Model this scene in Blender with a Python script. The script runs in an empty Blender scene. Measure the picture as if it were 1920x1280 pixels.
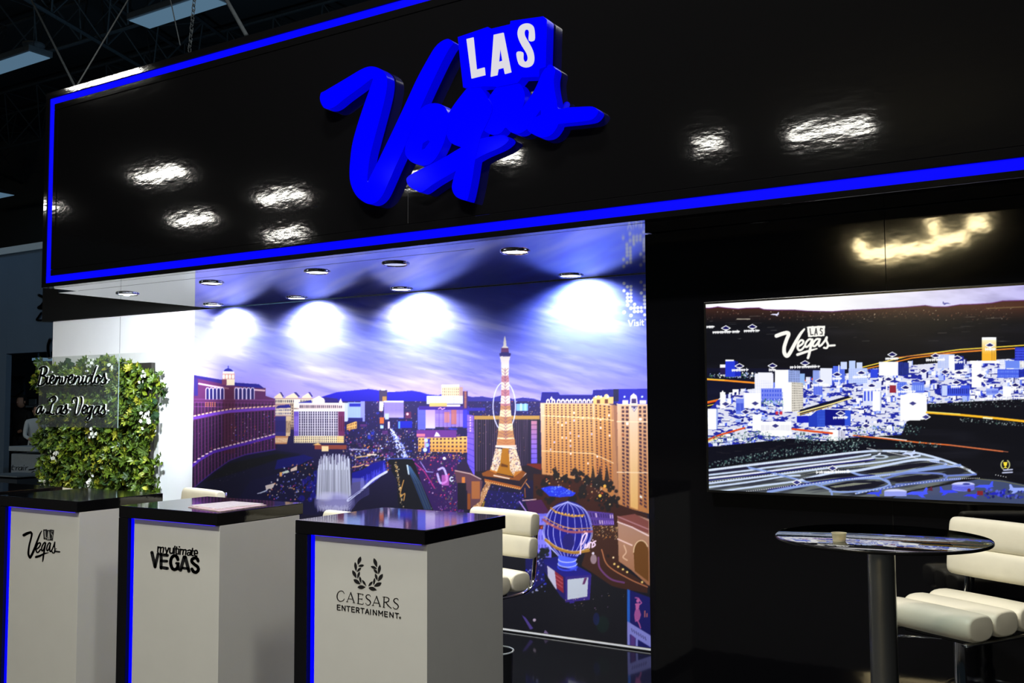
import bpy, bmesh, math, random
import numpy as np
from mathutils import Vector, Matrix

# ---------------------------------------------------------------- scene, camera, light
SC = bpy.context.scene
COL = SC.collection
EYE = 1.6
FPX = 1833.0
YAW, PITCH, ROLL = [math.radians(a) for a in (32.024, 3.577, -0.305)]

def _cam_axes():
    cy, sy, cp, sp = math.cos(YAW), math.sin(YAW), math.cos(PITCH), math.sin(PITCH)
    f = np.array([-sy*cp, cy*cp, sp]); r = np.array([cy, sy, 0.0]); u = np.cross(r, f)
    c, s = math.cos(ROLL), math.sin(ROLL)
    return np.array([c*r+s*u, -s*r+c*u, f])
CM = _cam_axes()
CAMPOS = np.array([0.0, 0.0, EYE])

cam_data = bpy.data.cameras.new('camera')
cam_data.sensor_width = 36.0
cam_data.lens = 36.0*FPX/1920.0
cam_data.clip_end = 200
cam = bpy.data.objects.new('camera', cam_data)
COL.objects.link(cam)
m3 = Matrix([[CM[0][i], CM[1][i], -CM[2][i]] for i in range(3)])
cam.matrix_world = Matrix.Translation((0, 0, EYE)) @ m3.to_4x4()
SC.camera = cam

SC.view_settings.view_transform = 'Standard'
SC.view_settings.look = 'None'
SC.view_settings.gamma = 1.0
SC.view_settings.use_curve_mapping = False
SC.view_settings.exposure = 0.0

world = bpy.data.worlds.new('world')
SC.world = world
world.use_nodes = True
bg = world.node_tree.nodes['Background']
bg.inputs[0].default_value = (0.55, 0.8, 1.0, 1)
bg.inputs[1].default_value = 0.010

def spot(name, loc, power, size_deg, blend, col, aim=(0, 0, -1), radius=0.03):
    l = bpy.data.lights.new(name, 'SPOT'); l.energy = power; l.spot_size = math.radians(size_deg)
    l.spot_blend = blend; l.color = col; l.shadow_soft_size = radius
    o = bpy.data.objects.new(name, l); COL.objects.link(o); o.location = loc
    o.rotation_euler = Vector(aim).to_track_quat('-Z', 'Y').to_euler()
    return o

def area(name, loc, power, sx, sy, col, aim=(0, 0, -1)):
    l = bpy.data.lights.new(name, 'AREA'); l.energy = power; l.shape = 'RECTANGLE'; l.size = sx; l.size_y = sy
    l.color = col
    o = bpy.data.objects.new(name, l); COL.objects.link(o); o.location = loc
    o.rotation_euler = Vector(aim).to_track_quat('-Z', 'Y').to_euler()
    return o

COOL = (0.86, 0.93, 1.0)
WARM = (1.0, 0.975, 0.90)
# hall lamps hanging over the aisle in front of the booth (their housings are built further down)
AISLE_LAMPS = [((-2.6, 2.45, 6.6), 130), ((-2.5, 0.3, 6.2), 300), ((-4.4, 0.3, 6.2), 40), ((1.3, 1.0, 6.4), 140)]
for p, e in AISLE_LAMPS:
    area('aisle_lamp_light', p, e, 1.2, 0.35, WARM)
# soffit downlights: front row and the row close to the back wall
FRONT_ROW = [(-6.41, 4.73), (-5.36, 4.63), (-4.36, 4.62), (-3.72, 4.62), (-2.86, 4.61)]
BACK_ROW = [(-6.54, 5.67), (-5.57, 5.67), (-4.51, 5.67), (-3.10, 5.70)]
ZS = 2.445
FRONT_POWER = [380, 80, 95, 40, 120]
BACK_POWER = [66, 96, 108, 120]
for (x, y), e in zip(FRONT_ROW, FRONT_POWER):
    spot('downlight_light', (x, y, ZS-0.02), e, 100 if x < -6 else 110, 0.6, COOL, aim=(-2.1, 1.1, -0.80) if x < -6 else (0, 0.45, -1))
for (x, y), e in zip(BACK_ROW, BACK_POWER):
    spot('downlight_light', (x, 5.735, ZS-0.02), e, 152, 0.8, COOL, aim=(0, 0.42, -1))
# unseen fill added to brighten the far hall wall on the left
area('hall_wall_fill', (-17.5, 7.2, 6.6), 20, 3.0, 0.6, (0.45, 0.72, 1.0), aim=(-0.1, 0.75, -0.9))

area('hall_truss_fill', (-9.5, 8.3, 3.0), 90, 2.0, 0.5, (0.45, 0.75, 1.0), aim=(-0.6, 0.2, 1.0))  # unseen light added behind the booth to lift the trusses and ceiling

# ---------------------------------------------------------------- pixel helpers (where a line of sight meets a plane of the booth)
def ray(x, y):
    return CM.T @ np.array([(x-960)/FPX, -(y-640)/FPX, 1.0])
def on_y(x, y, Y):
    d = ray(x, y); return d*(Y/d[1]) + CAMPOS
def on_z(x, y, Z):
    d = ray(x, y); return d*((Z-EYE)/d[2]) + CAMPOS
def project(P):
    v = (np.asarray(P)-CAMPOS) @ CM.T
    return np.stack([960+FPX*v[..., 0]/v[..., 2], 640-FPX*v[..., 1]/v[..., 2]], -1)

# ---------------------------------------------------------------- materials
MATS = {}
def srgb(r, g, b):
    c = np.array([r, g, b])/255.0
    return tuple(np.where(c <= 0.04045, c/12.92, ((c+0.055)/1.055)**2.4))

def mat(name, base=(0.8, 0.8, 0.8), rough=0.5, metal=0.0, ior=1.5, emit=None, estr=1.0, trans=0.0,
        var=0.0, vscale=20.0, bump=0.0, bscale=30.0, bdist=0.01, stretch=(1, 1, 1), coat=0.0, attr=None, detail=3.0, spec=0.5):
    if name in MATS: return MATS[name]
    m = bpy.data.materials.new(name); m.use_nodes = True
    nt = m.node_tree; b = nt.nodes['Principled BSDF']
    b.inputs['Base Color'].default_value = (*base, 1); b.inputs['Roughness'].default_value = rough
    b.inputs['Metallic'].default_value = metal; b.inputs['IOR'].default_value = ior
    b.inputs['Specular IOR Level'].default_value = spec; b.inputs['Transmission Weight'].default_value = trans; b.inputs['Coat Weight'].default_value = coat
    if emit is not None:
        b.inputs['Emission Color'].default_value = (*emit, 1); b.inputs['Emission Strength'].default_value = estr
    tc = nt.nodes.new('ShaderNodeTexCoord'); mp = nt.nodes.new('ShaderNodeMapping')
    nt.links.new(tc.outputs['Object'], mp.inputs['Vector']); mp.inputs['Scale'].default_value = stretch
    if attr:
        a = nt.nodes.new('ShaderNodeAttribute'); a.attribute_name = attr
        nt.links.new(a.outputs['Color'], b.inputs['Base Color'])
    elif var > 0:
        n = nt.nodes.new('ShaderNodeTexNoise'); n.inputs['Scale'].default_value = vscale; n.inputs['Detail'].default_value = 4
        r = nt.nodes.new('ShaderNodeValToRGB')
        r.color_ramp.elements[0].position = 0.3; r.color_ramp.elements[1].position = 0.7
        r.color_ramp.elements[0].color = (*[c*(1-var) for c in base], 1)
        r.color_ramp.elements[1].color = (*[min(1, c*(1+var)) for c in base], 1)
        nt.links.new(mp.outputs[0], n.inputs['Vector']); nt.links.new(n.outputs['Fac'], r.inputs['Fac'])
        nt.links.new(r.outputs['Color'], b.inputs['Base Color'])
    if bump > 0:
        n = nt.nodes.new('ShaderNodeTexNoise'); n.inputs['Scale'].default_value = bscale; n.inputs['Detail'].default_value = detail
        bp = nt.nodes.new('ShaderNodeBump'); bp.inputs['Strength'].default_value = bump; bp.inputs['Distance'].default_value = bdist
        nt.links.new(mp.outputs[0], n.inputs['Vector']); nt.links.new(n.outputs['Fac'], bp.inputs['Height'])
        nt.links.new(bp.outputs['Normal'], b.inputs['Normal'])
    MATS[name] = m
    return m

def mat_print(name):
    """colour of a printed or lit picture, read from the mesh's colour attribute"""
    m = mat(name, rough=0.55, attr='print')
    return m
def mat_screen(name):
    if name in MATS: return MATS[name]
    m = bpy.data.materials.new(name); m.use_nodes = True
    nt = m.node_tree; b = nt.nodes['Principled BSDF']
    b.inputs['Base Color'].default_value = (0.004, 0.004, 0.005, 1); b.inputs['Roughness'].default_value = 0.15
    a = nt.nodes.new('ShaderNodeAttribute'); a.attribute_name = 'print'
    nt.links.new(a.outputs['Color'], b.inputs['Emission Color']); b.inputs['Emission Strength'].default_value = 1.0
    MATS[name] = m
    return m
def mat_clear(name, tint=(0.9, 0.95, 0.93), ior=1.45, haze=0.0, mirror=False):
    """clear sheet: see-through with a mirror coat that grows at glancing angles"""
    if name in MATS: return MATS[name]
    m = bpy.data.materials.new(name); m.use_nodes = True
    nt = m.node_tree; nt.nodes.clear()
    out = nt.nodes.new('ShaderNodeOutputMaterial'); tr = nt.nodes.new('ShaderNodeBsdfTransparent')
    tr.inputs[0].default_value = (*tint, 1)
    gl = nt.nodes.new('ShaderNodeBsdfGlossy'); gl.inputs['Roughness'].default_value = 0.02
    fr = nt.nodes.new('ShaderNodeLayerWeight') if mirror else nt.nodes.new('ShaderNodeFresnel')
    if not mirror: fr.inputs['IOR'].default_value = ior
    mx = nt.nodes.new('ShaderNodeMixShader')
    ge = nt.nodes.new('ShaderNodeNewGeometry'); iv = nt.nodes.new('ShaderNodeMath'); iv.operation = 'SUBTRACT'; iv.inputs[0].default_value = 1.0
    nt.links.new(ge.outputs['Backfacing'], iv.inputs[1]); ml = nt.nodes.new('ShaderNodeMath'); ml.operation = 'MULTIPLY'
    nt.links.new(fr.outputs['Facing' if mirror else 0], ml.inputs[0]); nt.links.new(iv.outputs[0], ml.inputs[1])
    nt.links.new(ml.outputs[0], mx.inputs[0]); nt.links.new(gl.outputs[0], mx.inputs[2])
    if haze > 0:
        df = nt.nodes.new('ShaderNodeBsdfDiffuse'); df.inputs[0].default_value = (0.8, 0.85, 0.85, 1)
        m2 = nt.nodes.new('ShaderNodeMixShader'); m2.inputs[0].default_value = haze
        nt.links.new(tr.outputs[0], m2.inputs[1]); nt.links.new(df.outputs[0], m2.inputs[2])
        nt.links.new(m2.outputs[0], mx.inputs[1])
    else:
        nt.links.new(tr.outputs[0], mx.inputs[1])
    nt.links.new(mx.outputs[0], out.inputs[0])
    MATS[name] = m
    return m

M_BLACK = mat('black_gloss_panel', (0.0035, 0.0035, 0.004), 0.045, ior=1.5, bump=0.055, bscale=9.0, bdist=0.006, stretch=(1, 1, 2.4), detail=4)
M_BLACKWALL = mat('black_gloss_wall', (0.003, 0.003, 0.004), 0.05, ior=1.5, bump=0.05, bscale=5.0, bdist=0.006, stretch=(1, 1, 1.6), detail=3)
M_SOFFIT = mat('gloss_soffit_film', (0.74, 0.76, 0.82), 0.06, metal=1.0, bump=0.02, bscale=5.0, bdist=0.006)
M_TRIMBLACK = mat('black_trim_laminate', (0.006, 0.006, 0.006), 0.22, ior=1.5, bump=0.03, bscale=40)
M_TOP = mat('black_countertop_gloss', (0.004, 0.004, 0.005), 0.05, ior=1.55, bump=0.01, bscale=60)
M_FLOOR = mat('black_gloss_floor', (0.003, 0.003, 0.004), 0.08, ior=1.35, bump=0.01, bscale=15, spec=0.45)
M_LED = mat('blue_led_diffuser', (0.0, 0.0, 0.02), 0.5, emit=(0.0, 0.0, 1.0), estr=1.05, spec=0.05)
M_LEDDIM = mat('blue_acrylic_side', (0.0, 0.0, 0.05), 0.25, emit=(0.0, 0.0, 1.0), estr=0.62, spec=0.3)
M_LEDUNDER = mat('blue_led_under_edge', (0.0, 0.0, 0.02), 0.5, emit=(0.06, 0.03, 1.0), estr=1.5)
M_SIGNFACE = mat('blue_acrylic_face', (0.0, 0.0, 0.05), 0.10, emit=(0.0, 0.0, 1.0), estr=1.05, spec=0.015)
M_SIGNWHITE = mat('white_acrylic_letter', (0.02, 0.02, 0.02), 0.6, emit=srgb(216, 214, 224), estr=1.0, spec=0.1)
M_WALLWHITE = mat('white_laminate_wall', srgb(235, 236, 238), 0.35, var=0.02, vscale=3)
M_BODY = mat('white_counter_laminate', srgb(214, 214, 208), 0.45, var=0.015, vscale=8, bump=0.02, bscale=300, bdist=0.001)
M_LEATHER = mat('white_leatherette', srgb(232, 226, 204), 0.42, var=0.03, vscale=14, bump=0.12, bscale=26, bdist=0.006)
M_CHROME = mat('polished_chrome', (0.75, 0.76, 0.78), 0.08, metal=1.0)
M_STEEL = mat('brushed_steel', (0.42, 0.42, 0.40), 0.34, metal=1.0, bump=0.05, bscale=60, stretch=(1, 1, 0.02))
M_BLACKINK = mat('black_vinyl_lettering', (0.008, 0.008, 0.009), 0.5)
M_DARKMETAL = mat('dark_steel_truss', srgb(46, 54, 60), 0.8, var=0.2)
M_LAMPON = mat('lamp_diffuser_white', (0.8, 0.8, 0.8), 0.5, emit=(1.0, 0.97, 0.88), estr=60.0)
M_LAMPDIM = mat('lamp_diffuser_dim_blue', (0.02, 0.03, 0.03), 0.7, emit=srgb(78, 106, 128), estr=1.0, spec=0.1)
M_LAMPWARM = mat('lamp_diffuser_warm', (0.8, 0.7, 0.5), 0.5, emit=(1.0, 0.80, 0.42), estr=60.0)
M_DOWNON = mat('downlight_lens', (0.8, 0.8, 0.8), 0.4, emit=(0.92, 0.97, 1.0), estr=9.0)
M_DOWNOFF = mat('downlight_lens_dim', (0.8, 0.8, 0.8), 0.4, emit=(0.6, 0.68, 1.0), estr=0.8)
M_HOUSING = mat('lamp_housing_grey', srgb(70, 76, 82), 0.6, var=0.1)
M_HALLWALL = mat('hall_painted_wall', srgb(86, 106, 128), 0.8, var=0.04, vscale=1.5)
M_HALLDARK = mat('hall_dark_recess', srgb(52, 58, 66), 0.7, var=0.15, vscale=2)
M_CEIL = mat('hall_dark_ceiling', srgb(34, 38, 42), 0.9, var=0.2, vscale=0.6)

# ---------------------------------------------------------------- geometry helpers
def link(name, me, m, parent=None, smooth=False):
    o = bpy.data.objects.new(name, me); COL.objects.link(o)
    for mm in (m if isinstance(m, (list, tuple)) else [m]): me.materials.append(mm)
    if smooth:
        for p in me.polygons: p.use_smooth = True
    if parent is not None:
        o.parent = parent
        o.matrix_parent_inverse = parent.matrix_basis.inverted()
    return o
def from_bm(name, bm, m, parent=None, smooth=False):
    me = bpy.data.meshes.new(name); bm.normal_update(); bm.to_mesh(me); bm.free()
    return link(name, me, m, parent, smooth)
def thing(name, loc, label, cat, group=None):
    o = bpy.data.objects.new(name, None); COL.objects.link(o); o.location = loc; o.empty_display_size = 0.1
    return tag(o, label, cat, group)
def tag(o, label, cat, group=None, kind=None):
    o['label'] = label; o['category'] = cat
    if group: o['group'] = group
    if kind: o['kind'] = kind
    return o
def struct(o, label=None):
    o['kind'] = 'structure'
    if label: o['label'] = label
    return o
def bx(bm, x0, x1, y0, y1, z0, z1, bevel=0.0, seg=2):
    r = bmesh.ops.create_cube(bm, size=1.0)
    vs = r['verts']
    bmesh.ops.scale(bm, verts=vs, vec=(x1-x0, y1-y0, z1-z0))
    bmesh.ops.translate(bm, verts=vs, vec=((x0+x1)/2, (y0+y1)/2, (z0+z1)/2))
    if bevel > 0:
        es = list({e for v in vs for e in v.link_edges})
        bmesh.ops.bevel(bm, geom=es, offset=bevel, segments=seg, affect='EDGES', profile=0.5)
def box(name, x0, x1, y0, y1, z0, z1, m, parent=None, bevel=0.0, seg=2):
    bm = bmesh.new(); bx(bm, x0, x1, y0, y1, z0, z1, bevel, seg)
    return from_bm(name, bm, m, parent)
def tube_bm(bm, pts, r, n=10, cap=True, flat=None):
    """tube along pts; flat=(rx, ry) gives an oval section"""
    pts = [Vector(p) for p in pts]; rings = []
    up0 = Vector((0, 0, 1))
    for i, p in enumerate(pts):
        t = (pts[min(i+1, len(pts)-1)] - pts[max(i-1, 0)]).normalized()
        u = up0 if abs(t.dot(up0)) < 0.95 else Vector((1, 0, 0))
        a = t.cross(u).normalized(); b = a.cross(t).normalized()
        rr = r[i] if isinstance(r, (list, tuple)) else r
        ra, rb = (rr, rr) if flat is None else flat
        rings.append([bm.verts.new(p + a*math.cos(2*math.pi*k/n)*ra + b*math.sin(2*math.pi*k/n)*rb) for k in range(n)])
    for i in range(len(rings)-1):
        for k in range(n):
            bm.faces.new((rings[i][k], rings[i][(k+1) % n], rings[i+1][(k+1) % n], rings[i+1][k]))
    if cap:
        bm.faces.new(list(reversed(rings[0]))); bm.faces.new(rings[-1])
def tube(name, pts, r, m, parent=None, n=10, flat=None):
    bm = bmesh.new(); tube_bm(bm, pts, r, n, True, flat)
    bmesh.ops.recalc_face_normals(bm, faces=bm.faces)
    return from_bm(name, bm, m, parent, True)
def lathe_bm(bm, prof, c=(0, 0, 0), n=32):
    rings = []
    for r, z in prof:
        if r < 1e-6: rings.append([bm.verts.new((c[0], c[1], c[2]+z))])
        else: rings.append([bm.verts.new((c[0]+r*math.cos(2*math.pi*k/n), c[1]+r*math.sin(2*math.pi*k/n), c[2]+z)) for k in range(n)])
    for a, b in zip(rings, rings[1:]):
        for k in range(n):
            va = [a[0]] if len(a) == 1 else [a[k], a[(k+1) % n]]
            vb = [b[0]] if len(b) == 1 else [b[(k+1) % n], b[k]]
            if len(va)+len(vb) > 2: bm.faces.new(va+vb)
def lathe(name, prof, m, parent=None, c=(0, 0, 0), n=32, smooth=True):
    bm = bmesh.new(); lathe_bm(bm, prof, c, n); bmesh.ops.recalc_face_normals(bm, faces=bm.faces)
    o = from_bm(name, bm, m, parent, smooth)
    if smooth:
        try:
            o.data.set_sharp_from_angle(angle=math.radians(40))
        except Exception: pass
    return o
def spline(pts, k=6):
    """smooth line through the points"""
    p = [np.array(q, float) for q in pts]
    if len(p) < 3: return p
    p = [2*p[0]-p[1]] + p + [2*p[-1]-p[-2]]; out = []
    for i in range(1, len(p)-2):
        for t in np.linspace(0, 1, k, endpoint=False):
            a, b, c, d = p[i-1], p[i], p[i+1], p[i+2]
            out.append(0.5*((2*b)+(-a+c)*t+(2*a-5*b+4*c-d)*t*t+(-a+3*b-3*c+d)*t**3))
    out.append(p[-2]); return out
def ribbon_bm(bm, pts, w, y0, y1, rounded=True, n=10):
    """flat stroke in the X-Z plane between depths y0 (front) and y1"""
    P = [np.array([q[0], q[1]], float) for q in pts]
    W = w if isinstance(w, (list, tuple, np.ndarray)) else [w]*len(P)
    def prism(poly):
        f = [bm.verts.new((q[0], y0, q[1])) for q in poly]; b = [bm.verts.new((q[0], y1, q[1])) for q in poly]
        bm.faces.new(f); bm.faces.new(list(reversed(b)))
        for i in range(len(poly)):
            j = (i+1) % len(poly); bm.faces.new((f[j], f[i], b[i], b[j]))
    for i in range(len(P)-1):
        d = P[i+1]-P[i]; L = np.linalg.norm(d)
        if L < 1e-9: continue
        nrm = np.array([-d[1], d[0]])/L
        prism([P[i]-nrm*W[i]/2, P[i+1]-nrm*W[i+1]/2, P[i+1]+nrm*W[i+1]/2, P[i]+nrm*W[i]/2])
    rng = range(len(P)) if rounded else range(1, len(P)-1)
    for i in rng:
        prism([P[i]+np.array([math.cos(2*math.pi*k/n), math.sin(2*math.pi*k/n)])*W[i]/2 for k in range(n)])
def poly_curve(name, loops, y_front, depth, m, parent=None, bevel=0.0):
    """extruded outline with holes: loops of (x, z), turned into one mesh"""
    cu = bpy.data.curves.new(name, 'CURVE'); cu.dimensions = '2D'; cu.fill_mode = 'BOTH'
    cu.extrude = depth/2; cu.bevel_depth = bevel; cu.bevel_resolution = 2
    for L in loops:
        s = cu.splines.new('POLY'); s.points.add(len(L)-1); s.use_cyclic_u = True
        for q, p in zip(L, s.points): p.co = (q[0], q[1], 0, 1)
    t = bpy.data.objects.new(name, cu); COL.objects.link(t)
    dg = bpy.context.evaluated_depsgraph_get()
    me = bpy.data.meshes.new_from_object(t.evaluated_get(dg))
    bpy.data.objects.remove(t); bpy.data.curves.remove(cu)
    me.transform(Matrix(((1, 0, 0, 0), (0, 0, -1, y_front+depth/2), (0, 1, 0, 0), (0, 0, 0, 1))))
    me.name = name
    return link(name, me, m, parent)
def dup(root, loc, rz=None, label=None):
    """copy of a thing with copies of its parts and their parts"""
    r = root.copy(); COL.objects.link(r); r.location = loc
    if rz is not None: r.rotation_euler = (0, 0, rz)
    if label: r['label'] = label
    def kids(src, dst):
        for ch in [c for c in src.children]:
            c = ch.copy(); COL.objects.link(c); c.parent = dst; c.matrix_parent_inverse = ch.matrix_parent_inverse.copy()
            kids(ch, c)
    kids(root, r)
    return r

# ---------------------------------------------------------------- a small painter for the printed wall picture and the screen picture
class Paint:
    """canvas in the units of the photograph; x0..x1, y0..y1, ss samples per unit"""
    def __init__(s, x0, y0, x1, y1, ss=2, seed=1):
        s.x0, s.y0, s.ss = x0, y0, ss
        s.w, s.h = int((x1-x0)*ss), int((y1-y0)*ss)
        s.a = np.zeros((s.h, s.w, 3), np.float32); s.rng = np.random.default_rng(seed)
    def grid(s, bx0, by0, bx1, by1):
        i0 = max(0, int(math.floor((by0-s.y0)*s.ss))); i1 = min(s.h, int(math.ceil((by1-s.y0)*s.ss))+1)
        j0 = max(0, int(math.floor((bx0-s.x0)*s.ss))); j1 = min(s.w, int(math.ceil((bx1-s.x0)*s.ss))+1)
        if i1 <= i0 or j1 <= j0: return None
        X, Y = np.meshgrid((np.arange(j0, j1)+0.5)/s.ss+s.x0, (np.arange(i0, i1)+0.5)/s.ss+s.y0)
        return (slice(i0, i1), slice(j0, j1)), X, Y
    def put(s, sl, mask, col, alpha=1.0):
        v = s.a[sl]; m = (mask*alpha)[..., None] if not np.isscalar(alpha) or True else mask
        c = np.asarray(col, np.float32)
        s.a[sl] = v*(1-m) + c*m
    def inside(s, P, X, Y):
        c = np.zeros(X.shape, bool); n = len(P)
        for i in range(n):
            (xa, ya), (xb, yb) = P[i], P[(i+1) % n]
            if ya == yb: continue
            k = ((ya > Y) != (yb > Y)) & (X < (xb-xa)*(Y-ya)/(yb-ya)+xa)
            c ^= k
        return c
    def poly(s, P, col, alpha=1.0):
        xs = [p[0] for p in P]; ys = [p[1] for p in P]
        g = s.grid(min(xs), min(ys), max(xs), max(ys))
        if g is None: return
        sl, X, Y = g; s.put(sl, s.inside(P, X, Y).astype(np.float32), col, alpha)
    def rect(s, x0, y0, x1, y1, col, alpha=1.0): s.poly([(x0, y0), (x1, y0), (x1, y1), (x0, y1)], col, alpha)
    def gpoly(s, P, c0, c1, ya=None, yb=None, alpha=1.0, horiz=False):
        xs = [p[0] for p in P]; ys = [p[1] for p in P]
        g = s.grid(min(xs), min(ys), max(xs), max(ys))
        if g is None: return
        sl, X, Y = g
        lo = (min(xs) if horiz else min(ys)) if ya is None else ya; hi = (max(xs) if horiz else max(ys)) if yb is None else yb
        t = np.clip(((X if horiz else Y)-lo)/(hi-lo), 0, 1)[..., None]
        s.put(sl, s.inside(P, X, Y).astype(np.float32), np.asarray(c0)*(1-t)+np.asarray(c1)*t, alpha)
    def line(s, pts, w, col, alpha=1.0, soft=0.5):
        for (xa, ya), (xb, yb) in zip(pts, pts[1:]):
            g = s.grid(min(xa, xb)-w-1, min(ya, yb)-w-1, max(xa, xb)+w+1, max(ya, yb)+w+1)
            if g is None: continue
            sl, X, Y = g; dx, dy = xb-xa, yb-ya; L = dx*dx+dy*dy+1e-9
            t = np.clip(((X-xa)*dx+(Y-ya)*dy)/L, 0, 1)
            d = np.hypot(X-xa-t*dx, Y-ya-t*dy)
            s.put(sl, np.clip((w/2-d)/soft+0.5, 0, 1), col, alpha)
    def dot(s, x, y, r, col, alpha=1.0, soft=0.6, ry=None):
        ry = ry or r
        g = s.grid(x-r-1, y-ry-1, x+r+1, y+ry+1)
        if g is None: return
        sl, X, Y = g; d = np.hypot((X-x)/r, (Y-y)/ry)
        s.put(sl, np.clip((1-d)*min(r, ry)/soft+0.5, 0, 1), col, alpha)
    def facade(s, Q, nx, ny, wall, win, fx=(0.25, 0.75), fy=(0.2, 0.8), lit=0.0, litcols=((255, 220, 140),), wall2=None, alpha=1.0):
        """quad Q (tl, tr, br, bl) filled with a wall colour and nx by ny windows"""
        xs = [p[0] for p in Q]; ys = [p[1] for p in Q]
        g = s.grid(min(xs), min(ys), max(xs), max(ys))
        if g is None: return
        sl, X, Y = g
        A = []; B = []
        for (x, y), (u, v) in zip(Q, ((0, 0), (1, 0), (1, 1), (0, 1))):
            A += [[x, y, 1, 0, 0, 0, -u*x, -u*y], [0, 0, 0, x, y, 1, -v*x, -v*y]]; B += [u, v]
        h = np.linalg.lstsq(np.array(A, float), np.array(B, float), rcond=None)[0]
        D = h[6]*X+h[7]*Y+1; u = (h[0]*X+h[1]*Y+h[2])/D; v = (h[3]*X+h[4]*Y+h[5])/D
        ins = (u >= 0) & (u <= 1) & (v >= 0) & (v <= 1)
        w1 = np.asarray(wall, np.float32); w2 = w1 if wall2 is None else np.asarray(wall2, np.float32)
        t = np.clip(v, 0, 1)[..., None]; c = w1*(1-t)+w2*t
        a = u*nx; b = v*ny; fu = a-np.floor(a); fv = b-np.floor(b)
        wm = (fu > fx[0]) & (fu < fx[1]) & (fv > fy[0]) & (fv < fy[1])
        pal = np.tile(np.asarray(win, np.float32), (nx*ny, 1))
        if lit > 0:
            k = s.rng.random(nx*ny) < lit; pal[k] = np.asarray(litcols, np.float32)[s.rng.integers(0, len(litcols), k.sum())]
        idx = np.clip(np.floor(b), 0, ny-1).astype(int)*nx+np.clip(np.floor(a), 0, nx-1).astype(int)
        c = np.where(wm[..., None], pal[idx], c)
        s.put(sl, ins.astype(np.float32), c, alpha)
    def speckle(s, P, n, cols, r=(0.5, 1.3), alpha=(0.5, 1.0)):
        xs = [p[0] for p in P]; ys = [p[1] for p in P]; k = 0; tries = 0
        while k < n and tries < n*6:
            tries += 1
            x = s.rng.uniform(min(xs), max(xs)); y = s.rng.uniform(min(ys), max(ys))
            if not s.inside(P, np.array([[x]]), np.array([[y]]))[0, 0]: continue
            s.dot(x, y, s.rng.uniform(*r), cols[s.rng.integers(len(cols))], s.rng.uniform(*alpha)); k += 1
    def noise(s, fx, fy, octaves=4, rot=0.0, seed=0):
        rg = np.random.default_rng(seed)
        X, Y = np.meshgrid(np.arange(s.w)/s.ss, np.arange(s.h)/s.ss)
        c, q = math.cos(rot), math.sin(rot); U = (X*c+Y*q); V = (-X*q+Y*c)
        out = np.zeros((s.h, s.w), np.float32); amp = 1.0; tot = 0
        for o in range(octaves):
            T = rg.random((64, 64)).astype(np.float32)
            a = U/fx*2**o+31.7*o; b = V/fy*2**o+17.3*o
            ia = np.floor(a).astype(int); ib = np.floor(b).astype(int); fa = a-ia; fb = b-ib
            fa = fa*fa*(3-2*fa); fb = fb*fb*(3-2*fb)
            g = lambda i, j: T[(ib+j) % 64, (ia+i) % 64]
            out += amp*((g(0, 0)*(1-fa)+g(1, 0)*fa)*(1-fb)+(g(0, 1)*(1-fa)+g(1, 1)*fa)*fb); tot += amp; amp *= 0.55
        return out/tot
    def down(s):
        k = s.ss; h, w = s.h//k*k, s.w//k*k
        return s.a[:h, :w].reshape(h//k, k, w//k, k, 3).mean((1, 3))
    def sample(s, px, py):
        u = np.clip((px-s.x0)*s.ss-0.5, 0, s.w-1.001); v = np.clip((py-s.y0)*s.ss-0.5, 0, s.h-1.001)
        # small box filter so that fine windows do not alias
        acc = 0
        for du in (-0.35, 0.35):
            for dv in (-0.35, 0.35):
                uu = np.clip(u+du*s.ss, 0, s.w-1.001); vv = np.clip(v+dv*s.ss, 0, s.h-1.001)
                i = vv.astype(int); j = uu.astype(int); fi = (vv-i)[..., None]; fj = (uu-j)[..., None]
                acc = acc + (s.a[i, j]*(1-fi)*(1-fj)+s.a[i, j+1]*(1-fi)*fj+s.a[i+1, j]*fi*(1-fj)+s.a[i+1, j+1]*fi*fj)
        return acc/4

def lin(a):
    a = np.clip(a/255.0, 0, 1); return np.where(a <= 0.04045, a/12.92, ((a+0.055)/1.055)**2.4)

def picture_mesh(name, X0, X1, Z0, Z1, Y, step, fn, m, parent=None):
    """flat sheet in an X-Z plane whose vertices carry the picture's colours"""
    nx = int((X1-X0)/step)+1; nz = int((Z1-Z0)/step)+1
    xs = np.linspace(X0, X1, nx); zs = np.linspace(Z0, Z1, nz)
    GX, GZ = np.meshgrid(xs, zs)
    P = np.stack([GX, np.full_like(GX, Y), GZ], -1).reshape(-1, 3)
    col = fn(P)
    i = (np.arange(nz-1)[:, None]*nx+np.arange(nx-1)[None, :]).reshape(-1)
    F = np.stack([i, i+1, i+1+nx, i+nx], -1).astype(np.int32)
    me = bpy.data.meshes.new(name)
    me.vertices.add(len(P)); me.vertices.foreach_set('co', P.astype(np.float32).ravel())
    me.loops.add(F.size); me.loops.foreach_set('vertex_index', F.ravel())
    me.polygons.add(len(F)); me.polygons.foreach_set('loop_start', np.arange(0, F.size, 4, dtype=np.int32))
    me.update(calc_edges=True)
    at = me.color_attributes.new('print', 'FLOAT_COLOR', 'POINT')
    rgba = np.ones((len(P), 4), np.float32); rgba[:, :3] = col
    at.data.foreach_set('color', rgba.ravel())
    return link(name, me, m, parent)

def arc(cx, cy, rx, ry, a0, a1, n=24, rot=0.0):
    out = []
    for t in np.linspace(math.radians(a0), math.radians(a1), n):
        x, y = rx*math.cos(t), ry*math.sin(t)
        out.append((cx+x*math.cos(rot)-y*math.sin(rot), cy+x*math.sin(rot)+y*math.cos(rot)))
    return out

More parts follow.
